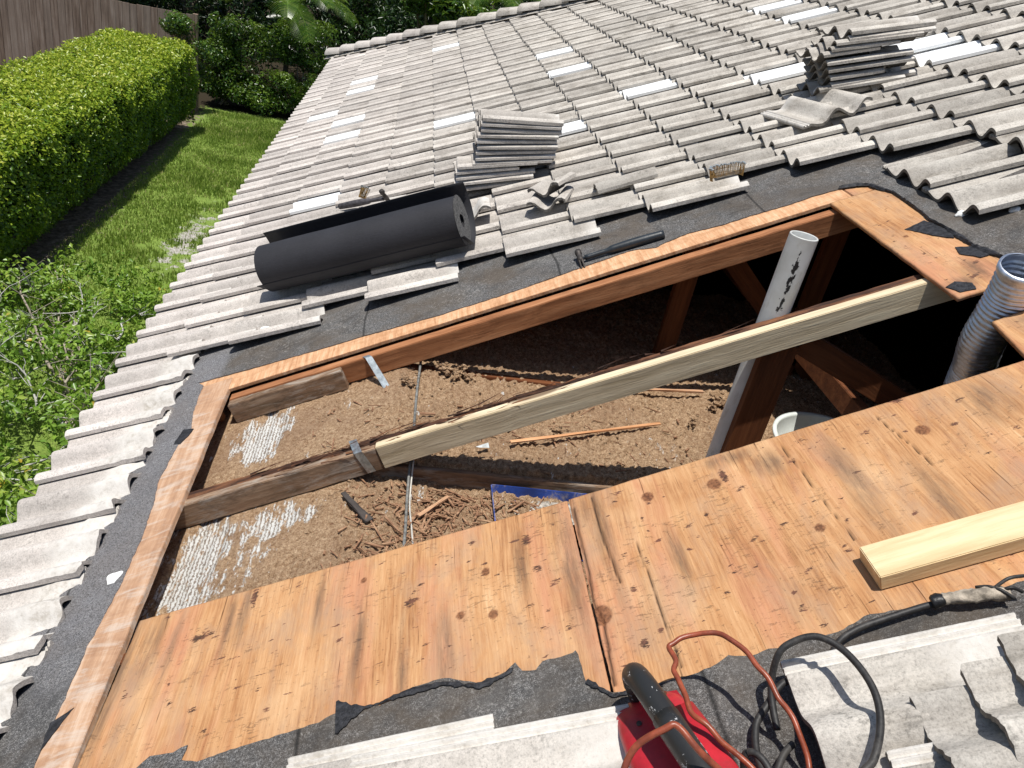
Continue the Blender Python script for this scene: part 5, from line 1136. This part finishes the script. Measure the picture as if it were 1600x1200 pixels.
# ------------------------------------------------------------------ shrubs and trees behind
M_bush = m_leaf('bush_leaves', [(0, (.008, .028, .006)), (.4, (.03, .080, .012)), (.65, (.10, .19, .022)), (1, (.24, .34, .04))], .30, .28)
M_dark = m_leaf('tree_leaves', [(0, (.006, .018, .005)), (.5, (.016, .042, .010)), (.85, (.035, .080, .018)), (1, (.09, .15, .03))], .35, .22, (.10, .2, .03))
def clumps(name, label, cat, cs, n, mat, stem_base, lsize=(.05, .09), group=None, aspect=.5, trunkr=.05, mt=None, bright=.45, nbr=7, seed=1):
    root = empty(name, stem_base, label, cat, group); cs = np.array(cs, float); r = cs[:, 3]; wgt = r ** 2 / (r ** 2).sum()
    k = rng.choice(len(cs), n, p=wgt); d = rng.standard_normal((n, 3)); d /= np.linalg.norm(d, axis=1, keepdims=True); rad = cs[k, 3] * (1 - .45 * rng.random(n) ** 2)
    pos = cs[k, :3] + d * rad[:, None] * np.array([1, 1, .8]); nn = nz2(pos[:, 0] * 1.0 + pos[:, 1] * .4, pos[:, 2], 2.4, seed) + .5 * nz2(pos[:, 0], pos[:, 2] + pos[:, 1], 6, seed + 1)
    keep = ~((nn < -.22) & (rng.random(n) < .85)); pos = pos[keep]; d = d[keep]; nn = nn[keep]
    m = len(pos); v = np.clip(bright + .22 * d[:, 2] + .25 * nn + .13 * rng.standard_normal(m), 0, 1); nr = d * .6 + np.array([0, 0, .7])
    obj('crown', leaves_mesh('crown', pos, nr, lsize[0] + (lsize[1] - lsize[0]) * rng.random(m), v, mat, aspect, .8), root)
    segs = []; r2 = random.Random(seed); B = Vector(stem_base)
    for i in range(nbr):
        c = cs[r2.randrange(len(cs))]; tgt = Vector(c[:3]) + Vector((r2.uniform(-.4, .4) * c[3], r2.uniform(-.4, .4) * c[3], r2.uniform(0, .5) * c[3])); p = B + Vector((r2.uniform(-.1, .1), r2.uniform(-.1, .1), 0)); st = 7; rr = trunkr
        for j in range(st):
            q = B.lerp(tgt, (j + 1) / st) + Vector((r2.uniform(-.07, .07), r2.uniform(-.07, .07), .10 * math.sin((j + 1) / st * math.pi))); segs.append((tuple(p), tuple(q), rr, rr * .82)); p = q; rr *= .82
            if j > 2:
                for _ in range(2): e = p + Vector((r2.uniform(-.3, .3), r2.uniform(-.3, .3), r2.uniform(0, .3))); segs.append((tuple(p), tuple(e), rr * .5, rr * .2))
    obj('trunk', branches_mesh('trunk', segs, mt or M_darktwig), root)
    return root
r3 = random.Random(12)
def cl(xc, yc, zc, spread, n, r): return [(xc + r3.uniform(-1, 1) * spread[0], yc + r3.uniform(-1, 1) * spread[1], zc + r3.uniform(-1, 1) * spread[2], r * r3.uniform(.7, 1.25)) for _ in range(n)]
clumps('shrub', 'green back hedge shrub with bare stems at the far end of the lawn, left part', 'shrub', cl(-2.6, 17.7, -1.05, (.45, .25, .35), 12, .34) + cl(-2.6, 17.3, -2.05, (.6, .25, .35), 24, .26), 13500, M_bush, (-2.6, 17.7, GZ), group='back hedge shrubs', mt=M_twig, trunkr=.028, bright=.5, nbr=12, seed=2)
clumps('shrub', 'green back shrub with bare stems at the far lawn end, beside the eave', 'shrub', cl(-1.4, 17.6, -1.0, (.6, .25, .32), 14, .34) + cl(-1.3, 17.2, -2.05, (.85, .25, .35), 30, .27), 17500, M_bush, (-1.4, 17.6, GZ), group='back hedge shrubs', mt=M_twig, trunkr=.028, bright=.52, nbr=14, seed=3)
clumps('shrub', 'low dark shrub filling the corner between fence end and back shrubs', 'shrub', cl(-3.0, 17.4, -1.6, (.25, .25, .8), 22, .3), 9000, M_bush, (-3.0, 17.5, GZ), group='back hedge shrubs', mt=M_twig, trunkr=.02, bright=.36, nbr=8, seed=9)
clumps('shrub', 'dark leafy shrub spilling round the fence end post', 'shrub', cl(-3.55, 16.1, -.95, (.35, .12, .22), 5, .26) + cl(-3.25, 16.5, -1.6, (.15, .2, .5), 5, .2), 3500, M_bush, (-3.4, 16.15, GZ), bright=.35, nbr=4, trunkr=.02, seed=4)
TR = [(-7.5, 20.5, 1.2, 'broad dark tree rising behind the left of the fence'), (-4.2, 20.5, .6, 'dark tree just right of the fence end'), (-.8, 21.5, .4, 'dense dark tree behind the back hedge'), (2.2, 20.0, .6, 'dark tree behind the lower end of the hip'), (5.2, 19.5, .9, 'dark tree behind the middle of the hip'), (8.5, 20, 2.0, 'dark tree behind the upper end of the hip')]
for i, (x, y, z, lab) in enumerate(TR):
    clumps('garden_tree', lab, 'tree', cl(x, y, z, (1.7, .9, 1.9), 20, .85) + cl(x, y + .4, -1.2, (1.6, .6, .9), 8, .8), 13000, M_dark, (x, y, GZ), (.09, .19), 'dark trees behind the roof', .32, .12, bright=.42, nbr=9, seed=20 + i)
# long-leaved tree between the palm and the hip
clumps('garden_tree', 'mid green tree with long glossy leaves between palm and hip', 'tree', cl(1.6, 17.6, .35, (1.1, .5, .5), 12, .42), 5200, M_bush, (1.6, 17.8, GZ), (.14, .26), 'dark trees behind the roof', .26, .08, bright=.40, nbr=6, seed=40)
# backdrop of far vegetation
def woods():
    n = 26000; x = -30 + 60 * rng.random(n); z = GZ + 7.5 * rng.random(n); y = 24 + 3 * rng.random(n) + .02 * x ** 2
    nn = nz2(x, z, .7) + .5 * nz2(x, z, 2.2); z2 = z; pos = np.stack([x, y + nn, z2], 1)
    v = np.clip(.22 + .3 * nn + .12 * rng.standard_normal(n), 0, 1)
    tag(obj('woods', leaves_mesh('woods', pos, np.tile([0, -1, .4], (n, 1)), .35 + .3 * rng.random(n), v, M_dark, .5, .8)), 'dark far mass of trees and undergrowth beyond the garden', 'woods', kind='stuff')
woods()
# palms
M_palm = m_leaf('palm_leaf', [(0, (.03, .09, .010)), (.5, (.09, .20, .02)), (1, (.24, .34, .06))], .3, .35)
def palm(base, crown, fr, label, seed):
    root = empty('palm', base, label, 'palm', 'palms behind the roof'); r2 = random.Random(seed)
    obj('trunk', tube_mesh('trunk', [base, tuple((Vector(base) + Vector(crown)) / 2 + Vector((.06, 0, 0))), crown], [.07, .06, .05], M_darktwig, 10), root)
    for (az, L, el, dr) in fr:
        vs = []; fs = []; vv = []; p = Vector(crown); d = Vector((math.cos(az) * math.cos(el), math.sin(az) * math.cos(el), math.sin(el))); n = 30; st = L / n; pts = [p.copy()]
        for i in range(n): d.z -= dr / n; d.normalize(); p = p + d * st; pts.append(p.copy())
        b = len(vs)
        for i in range(n):   # rachis
            q0, q1 = pts[i], pts[i + 1]; w = .010 * (1 - i / n) + .003; sd = Vector((-math.sin(az), math.cos(az), 0)) * w; b = len(vs); vs += [q0 - sd, q0 + sd, q1 + sd, q1 - sd]; fs.append((b, b + 1, b + 2, b + 3)); vv += [.7] * 4
            if i < 2: continue
            dd = (q1 - q0).normalized(); side = dd.cross(Vector((0, 0, 1))).normalized(); ll = L * .36 * math.sin(math.pi * (.12 + .83 * i / n)) ** .8
            for sg in (-1, 1):
                for kk in (0, .5):
                    a = q0.lerp(q1, kk); e = (side * sg + dd * .75 + Vector((0, 0, .12))).normalized() * ll * .55; m1 = a + e; m2 = m1 + e * .8 + Vector((0, 0, -.28 * ll)); wv = dd * .0055; b = len(vs); tv = r2.uniform(.2, .9)
                    vs += [a - wv, a + wv, m1 + wv * .9, m1 - wv * .9, m2]; fs += [(b, b + 1, b + 2), (b, b + 2, b + 3), (b + 3, b + 2, b + 4)]; vv += [tv] * 5
        obj('frond', mesh('frond', [tuple(v) for v in vs], fs, M_palm, False, {'v': vv}), root)
palm((-1.75, 17.9, GZ), (-1.75, 17.8, -.25), [(-2.6, 1.7, .85, 1.7), (-1.4, 1.6, .75, 1.7), (-.3, 1.8, .7, 1.5), (-1.0, 1.5, .45, 1.8), (-.75, 1.7, 1.0, 2.0), (2.8, 1.7, .6, 1.5), (.6, 1.6, .8, 1.4), (1.6, 1.5, .9, 1.2), (-2.0, 1.6, 1.2, 1.6)], 'arching green palm over the back hedge', 3)
palm((2.9, 18.6, GZ), (2.9, 18.5, .55), [(-2.7, 1.5, .5, 1.6), (-2.0, 1.4, .8, 1.7), (3.0, 1.6, .7, 1.4), (-1.2, 1.4, .8, 1.6), (-.2, 1.5, .8, 1.4), (-2.9, 1.4, 1.1, 1.5)], 'small palm with fronds hanging behind the hip caps', 4)
# near shrub below the eave, with bare grey branches
M_shr = m_leaf('shrub_leaves', [(0, (.035, .09, .012)), (.35, (.11, .22, .022)), (.7, (.23, .37, .045)), (.95, (.38, .46, .09)), (1, (.45, .33, .04))], .38, .30)
def eave_shrub():
    cs = []
    for i in range(46):
        y = 1.6 + 4.9 * r3.random(); xm = -1.2 - .16 * (y - 2); cs.append((xm + r3.uniform(-.85, .75), y, GZ + .36 + .55 * r3.random() - .10 * max(0, y - 4.4), .29 * r3.uniform(.6, 1.2)))
    root = clumps('shrub', 'sprawling leafy shrub with bare grey branches below the near eave', 'shrub', cs, 11500, M_shr, (-1.3, 3.6, GZ), (.045, .085), None, .5, .03, M_twig, .46, 10, 50)
    M_lich = m_plain('lichen_bark', (.42, .41, .38), .9, .1, var=.35, scale=40)
    segs = []; r2 = random.Random(15)
    for i in range(34):
        y = r2.uniform(2.2, 5.6); p = Vector((-1.25 - .16 * (y - 2) + r2.uniform(-.7, .6), y, GZ + .55)); d = Vector((r2.uniform(-1, 1), r2.uniform(-1, 1), r2.uniform(.05, .55))).normalized(); rr = r2.uniform(.006, .016)
        for j in range(r2.randint(4, 8)):
            d = (d + Vector((r2.uniform(-.5, .5), r2.uniform(-.5, .5), r2.uniform(-.35, .25)))).normalized(); q = p + d * r2.uniform(.06, .15); segs.append((tuple(p), tuple(q), rr, rr * .8)); 
            if r2.random() < .9:
                e = p
                dd = (d + Vector((r2.uniform(-1, 1), r2.uniform(-1, 1), r2.uniform(-.4, .5)))).normalized()
                for _ in range(3): e2 = e + dd * r2.uniform(.03, .08); segs.append((tuple(e), tuple(e2), rr * .4, rr * .25)); e = e2; dd = (dd + Vector((r2.uniform(-.6, .6), r2.uniform(-.6, .6), r2.uniform(-.3, .3)))).normalized()
            p = q; rr *= .82
    obj('bare_branch', branches_mesh('bare_branch', segs, M_lich), root)
eave_shrub()
S.render.engine = 'CYCLES'
